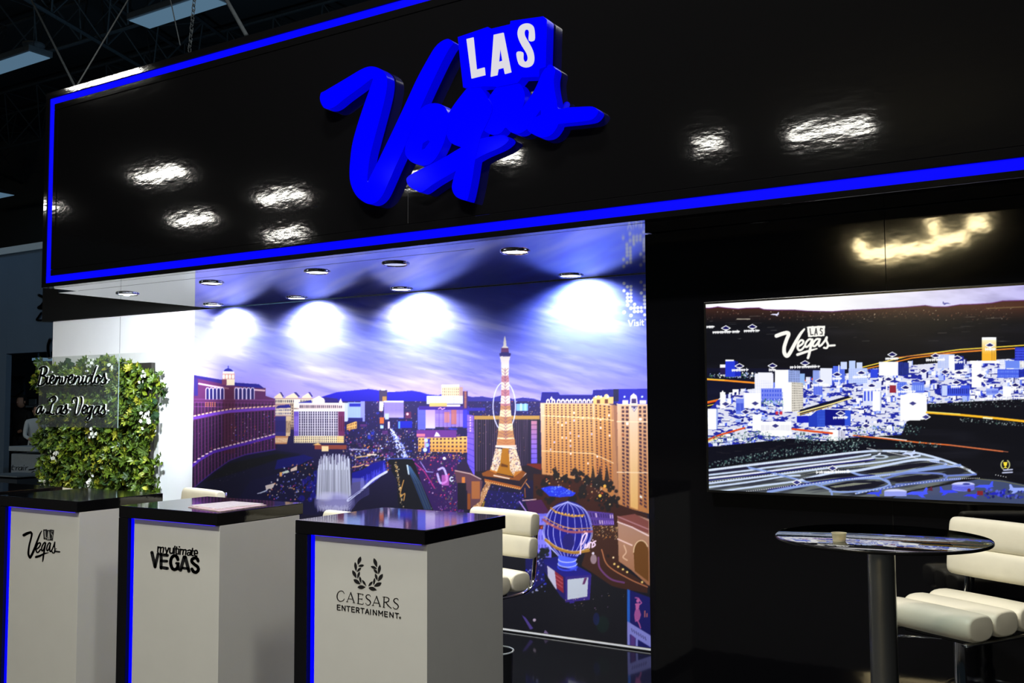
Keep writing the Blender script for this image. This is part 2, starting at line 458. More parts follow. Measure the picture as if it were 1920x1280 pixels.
# strokes of the city's script logo in its own units (drawn on the screen picture)
LOGO = {
 'V': [([(935, 297), (1000, 273), (1052, 262), (1072, 280), (1045, 350), (1022, 430), (1025, 490), (1052, 522), (1085, 490), (1150, 370), (1205, 275), (1248, 222)], [44, 44, 42, 42, 42, 42, 44, 44, 44, 40, 32, 20])],
 'e': [([(1180, 418), (1225, 388), (1238, 358), (1215, 345), (1185, 375), (1172, 425), (1190, 458), (1222, 448), (1252, 412)], 24)],
 'g': [([(1332, 338), (1303, 335), (1268, 372), (1258, 412), (1280, 420), (1315, 385), (1338, 340)], 24), ([(1338, 340), (1318, 430), (1303, 500), (1290, 545)], 30)],
 'rule': [([(1172, 508), (1270, 475), (1390, 440)], [32, 28, 14])],
 'a': [([(1418, 333), (1385, 335), (1352, 372), (1345, 405), (1368, 412), (1402, 375), (1425, 335)], 24), ([(1425, 335), (1410, 385), (1418, 412), (1445, 395)], 24)],
 's': [([(1445, 395), (1480, 350), (1500, 312), (1497, 350), (1515, 398), (1500, 433), (1470, 430)], 24), ([(1515, 408), (1590, 403)], 24)],
}
LOGO_BOX = [(1278, 195), (1350, 185), (1356, 190), (1405, 183), (1482, 184), (1476, 300), (1292, 310)]
LOGO_LAS = [([(1312, 215), (1322, 285), (1347, 282)], 9), ([(1366, 286), (1380, 213), (1394, 281)], 9), ([(1369, 265), (1390, 262)], 7),
            ([(1452, 218), (1432, 212), (1428, 235), (1450, 255), (1450, 278), (1428, 277)], 9)]

def paint_city():
    p = Paint(345, 500, 1300, 1235, 2, 7)
    X, Y = np.meshgrid(np.arange(p.w)/p.ss+p.x0, np.arange(p.h)/p.ss+p.y0)
    # evening sky
    t = np.clip((Y-520)/(750-520), 0, 1)[..., None]; u = np.clip((X-360)/850, 0, 1)[..., None]
    top = np.array([128, 140, 246.])*(1-u)+np.array([92, 118, 250.])*u
    midc = np.array([146, 148, 236.])*(1-u)+np.array([104, 116, 240.])*u
    low = np.array([190, 168, 234.])*(1-u)+np.array([138, 128, 236.])*u
    sky = np.where(t < 0.5, top*(1-2*t)+midc*2*t, midc*(2-2*t)+low*(2*t-1))
    n1 = p.noise(190, 26, 5, 0.20, 3); n2 = p.noise(70, 10, 4, 0.24, 9); n3 = p.noise(260, 60, 3, 0.1, 5)
    c = np.clip((n1*0.62+n2*0.38-0.47)*4.2, 0, 1)*np.clip(1.15-0.75*u[..., 0], 0, 1)
    pk = np.clip((n3-0.45)*3, 0, 1)*t[..., 0]
    sky = sky*(1-0.62*c[..., None])+np.array([232, 222, 255.])*0.62*c[..., None]
    sky = sky*(1-0.30*pk[..., None])+np.array([236, 190, 226.])*0.30*pk[..., None]
    dk = np.clip((0.44-n2)*4, 0, 1)*0.35
    sky = sky*(1-dk[..., None])+np.array([92, 92, 214.])*dk[..., None]
    p.a[:] = sky
    R = p.rng
    WARMC = ((255, 214, 150), (255, 180, 90), (255, 240, 220), (255, 120, 60))
    COOLC = ((235, 235, 255), (170, 180, 255), (120, 140, 255), (255, 255, 255))
    MIX = WARMC+COOLC+WARMC+COOLC+((226, 80, 150), (60, 80, 255), (90, 60, 190), (60, 80, 230))
    # mountains and the dark floor of the city
    p.gpoly([(590, 748), (612, 741), (632, 735), (650, 733), (672, 731), (691, 729), (706, 731), (722, 735), (748, 734), (772, 732), (790, 735), (802, 739), (822, 741), (832, 737), (850, 739), (850, 756), (590, 756)], (38, 26, 200), (24, 10, 170))
    p.poly([(868, 740), (885, 744), (905, 743), (922, 746), (940, 741), (962, 748), (980, 745), (1000, 747), (1016, 752), (1016, 770), (868, 770)], (52, 44, 150))
    p.gpoly([(345, 752), (1300, 752), (1300, 1235), (345, 1235)], (40, 26, 96), (9, 6, 30), 760, 1060)
    p.speckle([(640, 752), (1016, 752), (1016, 830), (640, 830)], 620, MIX, (0.4, 1.1), (0.35, 0.95))
    p.speckle([(640, 805), (860, 805), (860, 880), (640, 880)], 420, MIX, (0.5, 1.5), (0.35, 0.95))
    for _ in range(70):
        x = R.uniform(640, 860); y = R.uniform(770, 880); w = R.uniform(3, 14); h = R.uniform(2, 7)
        c0 = [(30, 24, 130), (70, 30, 120), (20, 20, 70), (110, 50, 130), (40, 60, 200)][R.integers(5)]
        p.rect(x, y, x+w, y+h, c0, 0.8)
    # --- curved hotel on the left
    wall = (104, 46, 104)
    out = [(365, 704), (424, 714), (440, 717), (485, 721), (494, 727), (498, 727), (498, 742), (517, 748), (517, 842), (490, 846), (460, 852), (430, 863), (400, 884), (375, 904), (352, 925), (352, 704)]
    p.poly(out, wall)
    p.poly([(364, 703), (424, 713), (424, 721), (364, 708)], (48, 34, 128)); p.poly([(440, 717), (485, 720), (496, 728), (440, 723)], (36, 30, 150))
    p.poly([(364, 708), (371, 711), (371, 742), (364, 742)], (58, 44, 130))
    p.line([(373, 719), (400, 724), (428, 728)], 3.0, (236, 196, 206)); p.line([(440, 727), (470, 730), (496, 732)], 3.0, (236, 196, 206))
    def band_y(x, k):   # the two light bands and the foot of the curved front
        return {0: np.interp(x, [352, 400, 430, 470, 517], [786, 776, 771, 768, 765]),
                1: np.interp(x, [352, 375, 400, 430, 470, 517], [880, 861, 847, 839, 829, 817]),
                2: np.interp(x, [352, 375, 400, 430, 460, 517], [925, 904, 884, 863, 852, 842])}[k]
    for x in np.arange(361, 517, 6.2):
        yt = 751; yb = float(band_y(x, 2))
        p.rect(x, 754, x+2.6, float(band_y(x, 0))-3, (56, 26, 70)); p.rect(x, float(band_y(x, 0))+4, x+3.3, yb-1, (32, 14, 54))
    for k in range(1, 15):
        for x in np.arange(362, 517, 4.0):
            y = float(band_y(x, 0))+4+k*(float(band_y(x, 2))-float(band_y(x, 0)))/15
            p.line([(x, y), (x+3, y-0.3)], 0.8, (96, 52, 112), 0.75)
    for k in (748, 754, 762): p.line([(364, k), (517, k+2)], 1.2, (158, 96, 168), 0.7)
    p.rect(418, 725, 441, 850, (94, 34, 62), 0.55)
    for bx0, n in ((386, 5), (440, 5)):
        for i in range(n):
            xa = bx0+i*6.9 if bx0 < 400 else bx0+i*7.6
            p.rect(xa+0.8, 727, xa+5.6, 748, (44, 36, 116))
            p.line([(xa, 748), (xa, 730), (xa+1.6, 727), (xa+4.8, 727), (xa+6.4, 730), (xa+6.4, 748)], 1.3, (238, 228, 255))
    for i in range(5):
        for j in range(3): p.rect(385+i*4.2, 754+j*3, 387+i*4.2, 756+j*3, (226, 140, 90))
    p.rect(424, 711, 440, 722, (255, 236, 206)); p.rect(416, 711, 425, 721, (130, 66, 100)); p.rect(417, 699, 440, 711, (226, 170, 160))
    for i in range(4): p.dot(419.5+i*5.8, 706, 2.1, (255, 248, 232), ry=4.2)
    p.rect(418, 696, 439, 700, (250, 238, 250)); p.poly([(419, 696), (422, 692), (428, 690), (434, 692), (438, 696)], (34, 40, 150)); p.line([(428, 690), (428, 686)], 1.4, (40, 40, 150))
    for k, c in ((0, (124, 70, 196)), (1, (92, 40, 178))):
        xs = np.arange(352, 518, 4.0); p.line([(x, float(band_y(x, k))) for x in xs], 5.2, c)
        for x in np.arange(364, 517, 7.4): p.line([(x, float(band_y(x, k))-4.0), (x+3.2, float(band_y(x, k))-4.6)], 2.4, (255, 226, 226) if k else (255, 214, 180))
    xs = np.arange(352, 518, 4.0); p.line([(x, float(band_y(x, 2))) for x in xs], 1.4, (84, 50, 170), 0.8)
    for _ in range(64):
        x = 430+R.random()*85; y = R.uniform(775, 835); p.rect(x, y, x+1.6, y+1.6, MIX[R.integers(len(MIX))], 0.7)
    p.speckle([(360, 790), (517, 775), (517, 835), (360, 880)], 40, WARMC, (0.4, 0.8), (0.3, 0.8))
    # lake and trees below it
    p.poly([(345, 930), (375, 906), (400, 886), (430, 865), (460, 854), (517, 844), (560, 850), (600, 880), (600, 965), (345, 965)], (11, 8, 54))
    p.poly([(380, 905), (430, 868), (520, 850), (545, 852), (500, 868), (430, 890)], (7, 8, 26))
    p.poly([(520, 862), (570, 852), (588, 858), (560, 872), (515, 880)], (14, 12, 110))
    p.poly([(430, 960), (470, 900), (560, 880), (600, 930), (600, 965)], (12, 8, 64))
    p.speckle([(395, 895), (475, 862), (475, 880), (410, 910)], 46, ((150, 140, 110), (90, 90, 80), (190, 170, 150)), (0.4, 0.9), (0.3, 0.7))
    p.speckle([(490, 925), (530, 875), (592, 862), (592, 940), (500, 935)], 150, MIX, (0.6, 1.7), (0.5, 1.0))
    p.line([(483, 925), (497, 921), (505, 914)], 1.6, (220, 220, 235)); p.poly([(497, 910), (516, 905), (512, 914), (499, 918)], (230, 214, 206)); p.line([(488, 924), (500, 919)], 2.2, (214, 220, 236))
    p.poly([(528, 885), (540, 881), (543, 885), (531, 888)], (216, 224, 210)); p.poly([(545, 879), (557, 873), (557, 881), (545, 884)], (232, 206, 190)); p.rect(524, 885, 529, 893, (244, 180, 110))
    for _ in range(16): p.dot(R.uniform(560, 600), R.uniform(885, 945), R.uniform(2, 6), (14, 14, 190), 0.5)
    # --- white and beige hotels beyond
    p.rect(516, 746, 588, 790, (196, 156, 150)); p.facade([(516, 748), (588, 748), (588, 756), (516, 756)], 20, 1, (245, 230, 200), (60, 44, 80))
    for cx, w in ((522, 8), (547, 12), (575, 9)): p.poly([(cx-w, 744), (cx, 738), (cx+w*0.6, 736), (cx+w, 743), (cx+w, 746), (cx-w, 746)], (250, 224, 196)); p.poly([(cx+w*0.3, 735), (cx+w*0.7, 735), (cx+w*1.3, 743), (cx+w, 744)], (44, 34, 130))
    p.rect(544, 756, 556, 805, (110, 84, 92)); p.facade([(544, 757), (556, 757), (556, 800), (544, 800)], 4, 8, (206, 176, 150), (62, 44, 70))
    p.poly([(517, 765), (522, 760), (542, 758), (546, 764)], (34, 30, 140)); p.facade([(516, 766), (546, 765), (546, 778), (516, 778)], 8, 2, (250, 232, 206), (90, 80, 130))
    p.facade([(516, 780), (536, 780), (536, 817), (516, 817)], 10, 1, (58, 50, 128), (36, 26, 96)); p.facade([(536, 780), (546, 780), (544, 817), (536, 817)], 4, 1, (226, 196, 160), (140, 104, 90))
    p.facade([(516, 817), (541, 817), (538, 832), (516, 832)], 9, 1, (206, 140, 96), (255, 240, 206))
    p.rect(551, 748, 562, 765, (250, 236, 226)); p.poly([(560, 754), (584, 750), (585, 755), (560, 757)], (28, 30, 150))
    p.rect(560, 755, 646, 770, (244, 232, 236)); p.facade([(561, 758), (642, 758), (642, 766), (561, 766)], 22, 1, (230, 206, 200), (74, 50, 90))
    p.poly([(586, 748), (598, 742), (609, 748), (609, 755), (586, 755)], (255, 236, 214)); p.poly([(606, 744), (632, 747), (638, 753), (610, 753)], (46, 30, 120)); p.poly([(636, 752), (639, 746), (641, 752), (645, 760), (634, 760)], (250, 226, 220))
    p.facade([(551, 771), (560, 771), (560, 817), (551, 817)], 3, 1, (120, 92, 200), (160, 130, 226))
    p.facade([(560, 770), (634, 770), (634, 817), (560, 817)], 17, 10, (240, 232, 244), (46, 34, 78), (0.22, 0.8), (0.08, 0.9)); p.facade([(634, 771), (646, 771), (646, 817), (634, 817)], 3, 1, (120, 46, 100), (96, 30, 70))
    p.rect(551, 767, 646, 771, (255, 250, 252))
    p.facade([(551, 817), (645, 817), (645, 830), (551, 830)], 24, 3, (255, 236, 190), (86, 60, 90), (0.3, 0.7), (0.2, 0.8)); p.rect(632, 818, 645, 829, (255, 206, 120), 0.6)
    p.poly([(585, 834), (596, 830), (603, 834)], (255, 206, 130)); p.rect(590, 834, 650, 842, (150, 74, 60)); p.rect(603, 836, 616, 846, (250, 220, 170))
    p.rect(646, 755, 652, 790, (200, 206, 252)); p.facade([(652, 754), (676, 754), (676, 788), (652, 788)], 8, 12, (170, 190, 244), (150, 170, 240)); p.rect(655, 756, 676, 762, (40, 46, 180)); p.rect(676, 752, 684, 790, (150, 150, 226))
    p.facade([(711, 731), (726, 731), (726, 752), (711, 752)], 1, 1, (74, 60, 100), (74, 60, 100)); p.gpoly([(711, 752), (720, 752), (718, 770), (711, 770)], (200, 190, 200), (230, 226, 244)); p.rect(717, 743, 725, 752, (214, 160, 80), 0.8); p.rect(715, 729.5, 722, 731.5, (255, 250, 250))
    p.facade([(720, 752), (757, 752), (757, 782), (720, 782)], 18, 12, (150, 132, 206), (120, 100, 180), (0.3, 0.6), (0.3, 0.6)); p.rect(720, 751, 757, 754, (236, 220, 230)); p.gpoly([(720, 770), (757, 770), (757, 783), (720, 783)], (150, 130, 210), (220, 200, 244), alpha=0.6)
    p.rect(760, 772, 771, 784, (110, 40, 90)); p.dot(764, 776, 2.5, (255, 200, 210)); p.rect(746, 789, 773, 802, (20, 30, 190)); p.rect(747, 790, 750, 803, (110, 170, 255)); p.rect(712, 782, 720, 794, (214, 110, 60)); p.rect(722, 775, 729, 786, (190, 200, 250)); p.rect(713, 797, 719, 803, (190, 220, 255)); p.rect(727, 790, 731, 803, (236, 210, 246))
    p.poly([(650, 796), (669, 789), (669, 803), (650, 806)], (244, 190, 100)); p.facade([(650, 796), (669, 790), (669, 803), (650, 806)], 6, 2, (244, 190, 110), (130, 80, 60)); p.rect(653, 783, 680, 790, (34, 30, 120))
    p.facade([(783, 764), (798, 764), (798, 805), (783, 805)], 10, 20, (110, 110, 226), (80, 84, 214)); p.gpoly([(798, 764), (816, 764), (816, 803), (798, 803)], (186, 150, 236), (222, 206, 246)); p.facade([(816, 768), (876, 768), (876, 800), (816, 800)], 8, 13, (120, 84, 186), (214, 190, 246), (0.06, 0.94), (0.55, 0.9)); p.rect(846, 768, 856, 795, (210, 116, 90), 0.7); p.rect(833, 772, 843, 792, (226, 130, 100), 0.6); p.rect(868, 766, 880, 802, (50, 50, 220), 0.8)
    p.rect(785, 761, 880, 768, (66, 30, 150)); p.rect(876, 764, 910, 770, (52, 40, 170)); p.line([(822, 766), (826, 764), (829, 767), (834, 765)], 1.6, (255, 190, 240))
    p.facade([(828, 721), (861, 722), (861, 742), (828, 742)], 9, 4, (246, 220, 176), (140, 100, 110), (0.35, 0.65)); p.rect(828, 721, 861, 725, (255, 244, 220)); p.rect(861, 725, 868, 742, (190, 150, 150)); p.facade([(868, 733), (877, 733), (877, 765), (868, 765)], 1, 12, (70, 40, 110), (206, 130, 90))
    p.facade([(800, 742), (868, 742), (868, 757), (800, 757)], 26, 3, (226, 226, 242), (150, 150, 190), (0.4, 0.6)); p.rect(805, 755, 838, 762, (238, 190, 120)); p.rect(838, 758, 863, 762, (250, 236, 220))
    p.facade([(784, 820), (876, 818), (876, 848), (784, 846)], 13, 4, (248, 196, 116), (96, 56, 70), (0.25, 0.75), (0.3, 0.75), wall2=(230, 160, 80)); p.rect(781, 806, 856, 820, (118, 56, 150)); p.poly([(814, 818), (818, 809), (822, 812), (826, 818)], (250, 240, 255)); p.rect(781, 813, 797, 818, (236, 130, 160)); p.rect(796, 820, 800, 840, (190, 150, 236)); p.rect(802, 822, 806, 850, (60, 50, 180)); p.dot(799, 825, 3.4, (206, 226, 255)); p.dot(801, 834, 3.6, (170, 206, 255)); p.rect(790, 839, 803, 850, (24, 24, 120)); p.dot(797, 843, 4, (220, 230, 255))
    # street
    for i in range(220):
        t = R.random(); x = 733+t*28+R.normal(0, 2.2+4*t); y = 803+t*55; p.dot(x, y, R.uniform(0.7, 1.6), COOLC[R.integers(4)], 0.8)
    p.poly([(722, 862), (782, 860), (838, 960), (748, 962), (744, 900)], (9, 8, 28))
    p.line([(725, 860), (760, 859), (800, 862)], 1.6, (90, 120, 230), 0.8)
    for i in range(90):
        t = R.random(); x = 742+t*14+R.normal(0, 1.6); y = 866+t*92; p.dot(x, y, R.uniform(0.5, 1.5), ((236, 190, 110), (190, 150, 90), (255, 230, 180))[R.integers(3)], R.uniform(0.5, 1))
    p.line(spline([(757, 900), (751, 922), (752, 930), (759, 925), (757, 938)], 5), 1.8, (226, 170, 90))
    for k in range(9):
        p.line([(762+k*0.9, 871+k*0.4), (776+k*1.6, 905), (796+k*1.6, 955)], 0.8, [(70, 130, 180), (40, 80, 170), (130, 170, 190)][k % 3], 0.85)
    p.poly([(762, 871), (765, 871), (768, 890), (765, 889)], (210, 226, 236))
    p.poly([(775, 860), (850, 850), (870, 880), (870, 965), (815, 962), (790, 905)], (56, 18, 96))
    p.speckle([(772, 860), (870, 850), (870, 962), (822, 960), (785, 890)], 260, ((255, 90, 160), (220, 60, 140), (150, 60, 220), (255, 220, 240), (110, 160, 90), (30, 20, 60), (255, 60, 60)), (0.5, 1.6), (0.4, 0.9))
    p.line([(778, 868), (796, 884), (815, 915)], 2.2, (230, 60, 150), 0.7); p.line([(788, 865), (800, 884), (812, 885)], 1.6, (190, 190, 255), 0.8)
    p.line(spline([(822, 880), (832, 878), (838, 900), (826, 905), (820, 888)], 4), 4, (206, 190, 255), 0.9); p.rect(828, 890, 842, 910, (226, 120, 210), 0.7)
    p.line([(849, 895), (846, 894), (843.5, 897), (844, 900), (847, 902), (849.5, 900)], 2.0, (240, 250, 255))
    p.speckle([(800, 962), (870, 962), (870, 900), (840, 905)], 60, ((200, 220, 160), (255, 255, 255), (120, 150, 90)), (0.4, 1.0), (0.4, 0.9))
    p.speckle([(782, 850), (876, 848), (876, 860), (782, 862)], 60, WARMC, (0.6, 1.4), (0.5, 1)); p.dot(833, 859, 2.8, (240, 240, 255))
    # roofs between the street and the fountain
    for _ in range(60):
        x = R.uniform(650, 725); y = R.uniform(832, 880); w = R.uniform(4, 16); p.rect(x, y, x+w, y+R.uniform(1.5, 4), [(24, 16, 56), (60, 30, 90), (16, 12, 40), (90, 50, 120)][R.integers(4)], 0.9)
    p.speckle([(655, 835), (728, 835), (728, 882), (660, 882)], 200, MIX, (0.5, 1.5), (0.5, 1.0))
    p.line([(669, 857), (694, 854)], 2.2, (230, 190, 130)); p.line([(691, 852), (705, 852)], 2.6, (255, 236, 220)); p.line([(655, 842), (690, 843)], 2.2, (190, 190, 226), 0.8)
    p.line(spline([(662, 875), (672, 874), (682, 870)], 4), 1.6, (255, 200, 140)); p.line([(686, 872), (697, 873)], 2.4, (255, 206, 150))
    p.poly([(680, 880), (700, 868), (722, 862), (724, 884), (700, 898), (660, 905), (660, 886)], (14, 12, 150))
    # --- dark slab hotel behind the tower
    p.facade([(876, 781), (1012, 781), (1012, 872), (876, 890)], 36, 1, (150, 120, 150), (36, 22, 56), (0.14, 1.0), (0.0, 1.0)); p.rect(888, 779, 1012, 786, (190, 146, 76))
    p.gpoly([(876, 777), (889, 779), (890, 893), (876, 868)], (150, 110, 214), (112, 90, 255)); p.line([(888, 779), (890, 890)], 1.2, (96, 60, 150))
    for k in range(9): p.line([(876, 790+k*10), (889, 790+k*11)], 0.9, (70, 50, 150))
    for k, yy in enumerate((781, 786, 791, 796, 801, 806)): p.rect(881, yy, 883, yy+3, (255, 214, 250))
    p.gpoly([(996, 789), (1007, 789), (1007, 868), (996, 868)], (196, 130, 150), (120, 100, 255)); p.rect(1007, 786, 1012, 868, (30, 18, 44)); p.rect(990, 786, 996, 868, (36, 22, 60))
    for k in range(8): p.line([(996, 796+k*9), (1007, 796+k*9)], 0.9, (60, 40, 90))
    p.speckle([(892, 790), (990, 790), (990, 870), (892, 870)], 40, WARMC, (0.4, 0.9), (0.4, 0.9)); p.rect(988, 869, 1015, 885, (124, 40, 24)); p.poly([(890, 884), (990, 872), (1016, 882), (1016, 900), (890, 900)], (36, 18, 40))
    # ferris wheel and the blue-lit block
    p.rect(968, 757, 990, 770, (130, 180, 255)); p.rect(975, 756, 979, 770, (190, 220, 255)); p.rect(983, 756, 987, 770, (170, 210, 255))
    for a0, a1 in ((100, 255), (-75, 70)): p.line(arc(945.5, 762, 21, 46, a0, a1, 30), 1.8, (222, 222, 255))
    # --- the lattice tower
    def half(y): return float(np.interp(y, [630, 634, 640, 648, 651, 660, 668, 676, 700, 740, 770, 800, 822, 835], [0.6, 1.5, 2.4, 3.0, 6.4, 7.2, 10.0, 7.8, 6.8, 8.0, 10.0, 13.2, 16.0, 17.5]))
    def cx(y): return float(np.interp(y, [630, 840], [946.5, 948.5]))
    for y in np.arange(630, 836, 0.5):
        h = half(y); c = cx(y)
        col = (250, 238, 232) if y < 652 else (120, 60, 120) if y < 660 else (54, 34, 124) if y < 668 else (240, 226, 222) if y < 690 else None
        if col is None:
            k = (y-690) % 26; col = (196, 130, 140) if k > 14 else (246, 226, 206)
            if y > 760: col = (244, 220, 176) if k < 13 else (196, 140, 96)
        p.rect(c-h, y, c+h, y+0.6, col)
    for y in np.arange(690, 834, 6.0):
        h = half(y)*0.86; c = cx(y); q = 5.4
        p.line([(c-h, y), (c+h*0.1, y+q)], 0.8, (128, 70, 110), 0.75); p.line([(c+h, y), (c-h*0.1, y+q)], 0.8, (128, 70, 110), 0.75); p.line([(c-h*0.3, y+q), (c, y), (c+h*0.3, y+q)], 0.7, (110, 60, 120), 0.6)
    p.line([(c-6, 668), (c-8.5, 668)], 1, (240, 220, 220)); p.rect(936.5, 662, 957.5, 666, (44, 30, 124))
    p.rect(929, 834, 968, 838, (244, 206, 190)); p.rect(932, 823, 966, 834, (190, 110, 60), 0.75); p.line([(930, 837), (968, 840)], 2.6, (255, 232, 220))
    p.poly([(942, 840), (954, 840), (962, 893), (930, 886)], (182, 118, 20)); p.poly([(940, 868), (952, 872), (952, 876), (939, 874)], (110, 60, 10))
    legs = ([(929, 840), (941, 842), (938, 868), (932, 884), (919, 880), (924, 862)], [(954, 842), (967, 840), (974, 862), (979, 882), (966, 896), (956, 880)])
    for L in legs:
        p.poly(L, (238, 206, 176)); p.speckle(L, 120, ((255, 250, 244), (150, 84, 50), (90, 60, 120), (255, 236, 200)), (0.6, 1.3), (0.5, 0.95))
    p.poly([(919, 880), (932, 884), (930, 888), (916, 884)], (206, 130, 50)); p.poly([(966, 884), (980, 882), (975, 896), (962, 893)], (206, 130, 50))
    p.poly([(903, 887), (916, 881), (930, 887), (962, 895), (980, 882), (988, 887), (974, 901), (906, 893)], (150, 84, 30)); p.line([(926, 891), (955, 897)], 2.0, (255, 236, 220)); p.line([(980, 896), (986, 888)], 2.0, (250, 230, 230))
    p.poly([(905, 892), (974, 901), (976, 912), (908, 899)], (38, 20, 44)); p.poly([(974, 901), (988, 887), (989, 893), (977, 912)], (60, 28, 30))
    p.poly([(908, 897), (976, 912), (976, 918), (909, 904)], (180, 100, 40)); 
    for i in range(17): p.dot(911+i*3.9, 902.5+i*0.86, 1.0, (255, 226, 160))
    p.line([(976, 916), (988, 898)], 1.4, (220, 140, 60)); p.line([(986, 905), (993, 914)], 1.6, (240, 170, 90)); p.line([(984, 915), (985, 932)], 1.6, (180, 104, 50))
    lg = [(912, 903), (921, 906), (906, 940), (900, 955), (884, 955), (895, 935)]
    p.poly(lg, (196, 140, 96)); p.speckle(lg, 110, ((255, 236, 206), (90, 50, 40), (255, 210, 150)), (0.5, 1.2), (0.5, 0.95)); p.poly([(906, 940), (915, 938), (920, 955), (902, 956)], (190, 150, 20), 0.8)
    # low french roofs left of the tower base
    p.poly([(857, 872), (868, 862), (876, 866), (884, 886), (858, 886)], (46, 26, 70)); p.poly([(852, 880), (884, 886), (905, 902), (900, 940), (878, 955), (876, 920), (856, 905)], (106, 66, 80)); p.line([(853, 882), (882, 888), (902, 898)], 1.6, (230, 196, 190)); p.rect(866, 894, 872, 912, (230, 140, 60), 0.9); p.rect(884, 902, 900, 935, (196, 120, 60), 0.8); p.rect(876, 925, 882, 955, (150, 80, 30)); p.rect(858, 905, 874, 955, (22, 14, 40))
    p.poly([(915, 918), (975, 925), (985, 940), (960, 960), (905, 958)], (24, 14, 90)); p.speckle([(915, 910), (980, 922), (985, 955), (905, 955)], 70, ((60, 60, 255), (190, 190, 255), (150, 90, 220)), (0.5, 1.3), (0.5, 0.9))
    # --- gold hotel with blue roofs on the right
    gold = (226, 176, 116)
    p.gpoly([(1013, 754), (1125, 752), (1150, 760), (1160, 940), (1110, 905), (1016, 890)], (230, 196, 170), (206, 132, 66), 756, 940)
    p.facade([(1021, 757), (1112, 757), (1116, 898), (1022, 886)], 12, 28, gold, (88, 46, 62), (0.3, 0.68), (0.22, 0.8), lit=0.05, litcols=((240, 236, 255), (170, 180, 255)), alpha=0.9, wall2=(214, 142, 70)); p.facade([(1114, 757), (1146, 760), (1150, 915), (1117, 898)], 4, 28, (222, 168, 104), (88, 46, 62), (0.3, 0.68), (0.22, 0.8), lit=0.04, litcols=((240, 236, 255),), wall2=(206, 130, 66))
    p.poly([(1146, 758), (1157, 760), (1160, 945), (1150, 925)], (190, 130, 90), 0.85)
    for yl, yr in ((779, 788), (845, 868)): p.line([(1016, yl), (1112, yl+5), (1150, yr)], 1.6, (250, 214, 166)); 
    for k in range(14): p.dot(1020+k*9.2, 778.5+k*0.45, 1.1, (255, 240, 190))
    p.gpoly([(1157, 757), (1214, 757), (1300, 757), (1300, 985), (1214, 962), (1160, 948)], (232, 190, 160), (206, 136, 76), 757, 960); p.gpoly([(1180, 757), (1196, 757), (1196, 955), (1182, 950)], (240, 206, 186), (250, 196, 120), 757, 955)
    for x0_, x1_ in ((1164, 1180), (1196, 1213)): p.facade([(x0_, 760), (x1_, 760), (x1_+1, 955), (x0_+2, 945)], 2, 27, (226, 178, 140), (80, 42, 64), (0.22, 0.8), (0.2, 0.82), lit=0.06, litcols=((150, 80, 60), (255, 255, 255)), wall2=(200, 132, 78))
    for y in (757, 790, 885): p.line([(1157, y), (1214, y+1)], 1.8, (255, 226, 190))
    p.poly([(1016, 735), (1047, 735), (1050, 740), (1111, 740), (1112, 731), (1158, 729), (1160, 756), (1013, 755)], (24, 18, 132)); p.poly([(1160, 729), (1300, 728), (1300, 758), (1158, 757)], (22, 20, 172)); p.rect(1150, 729, 1160, 752, (20, 14, 70))
    for x in list(range(1024, 1050, 10))+list(range(1052, 1112, 8)): p.poly([(x, 755), (x, 750), (x+3.4, 747), (x+6.8, 750), (x+6.8, 755)], (250, 236, 236)); p.rect(x+2, 751, x+5, 755, (60, 40, 100))
    p.poly([(1031, 749), (1034, 742), (1037, 749)], (250, 236, 230)); p.rect(1112, 744, 1150, 757, (244, 190, 120)); p.dot(1122, 745, 4, (255, 206, 130)); p.dot(1137, 743, 4.4, (255, 216, 150)); p.rect(1119, 749, 1125, 756, (110, 60, 50)); p.rect(1134, 748, 1140, 756, (110, 60, 50))
    for x in (1117, 1127, 1140, 1171, 1204): p.dot(x, 743.5, 2.0, (220, 230, 255))
    p.poly([(1181, 757), (1182, 742), (1188, 737), (1194, 742), (1196, 757)], (252, 232, 226)); p.rect(1184, 747, 1193, 756, (66, 44, 110)); p.rect(1167, 750, 1178, 757, (240, 224, 230)); p.rect(1199, 750, 1212, 757, (240, 224, 230)); p.poly([(1183, 761), (1196, 761), (1189, 772)], (70, 60, 120)); p.line([(1186, 764), (1189, 769), (1193, 763)], 1.4, (255, 240, 236))
    # gardens and pool in front of it
    p.poly([(1000, 888), (1030, 890), (1110, 903), (1160, 945), (1214, 965), (1214, 985), (1150, 1000), (1000, 960)], (72, 28, 18)); 
    for x, y, r in ((1042, 888, 8), (1082, 895, 12), (1100, 898, 9), (1120, 905, 14), (1143, 912, 11), (1060, 900, 9), (1020, 903, 9), (1095, 925, 12), (1125, 935, 12), (1012, 920, 8), (1150, 940, 10), (1075, 938, 10), (1138, 950, 9), (1035, 935, 10)):
        for _ in range(14): p.dot(x+R.normal(0, r*0.5), y+R.normal(0, r*0.5), r*R.uniform(0.2, 0.45), (22, 12, 20), 0.85)
    for x in (1042, 1125, 1138, 1112): p.poly([(x-5, 900), (x, 872), (x+5, 900)], (26, 16, 24), 0.8)
    p.poly([(1014, 915), (1030, 911), (1052, 911), (1080, 924), (1074, 930), (1050, 932), (1030, 930)], (36, 60, 226)); p.speckle([(1014, 914), (1050, 911), (1080, 924), (1045, 930)], 60, ((110, 150, 255), (190, 210, 255)), (0.5, 1.4), (0.4, 0.9))
    p.speckle([(1015, 890), (1150, 910), (1155, 950), (1020, 905)], 44, WARMC, (0.6, 1.6), (0.5, 0.95)); p.dot(1125, 929, 3, (255, 210, 90)); p.dot(1134, 911, 3, (250, 190, 80))
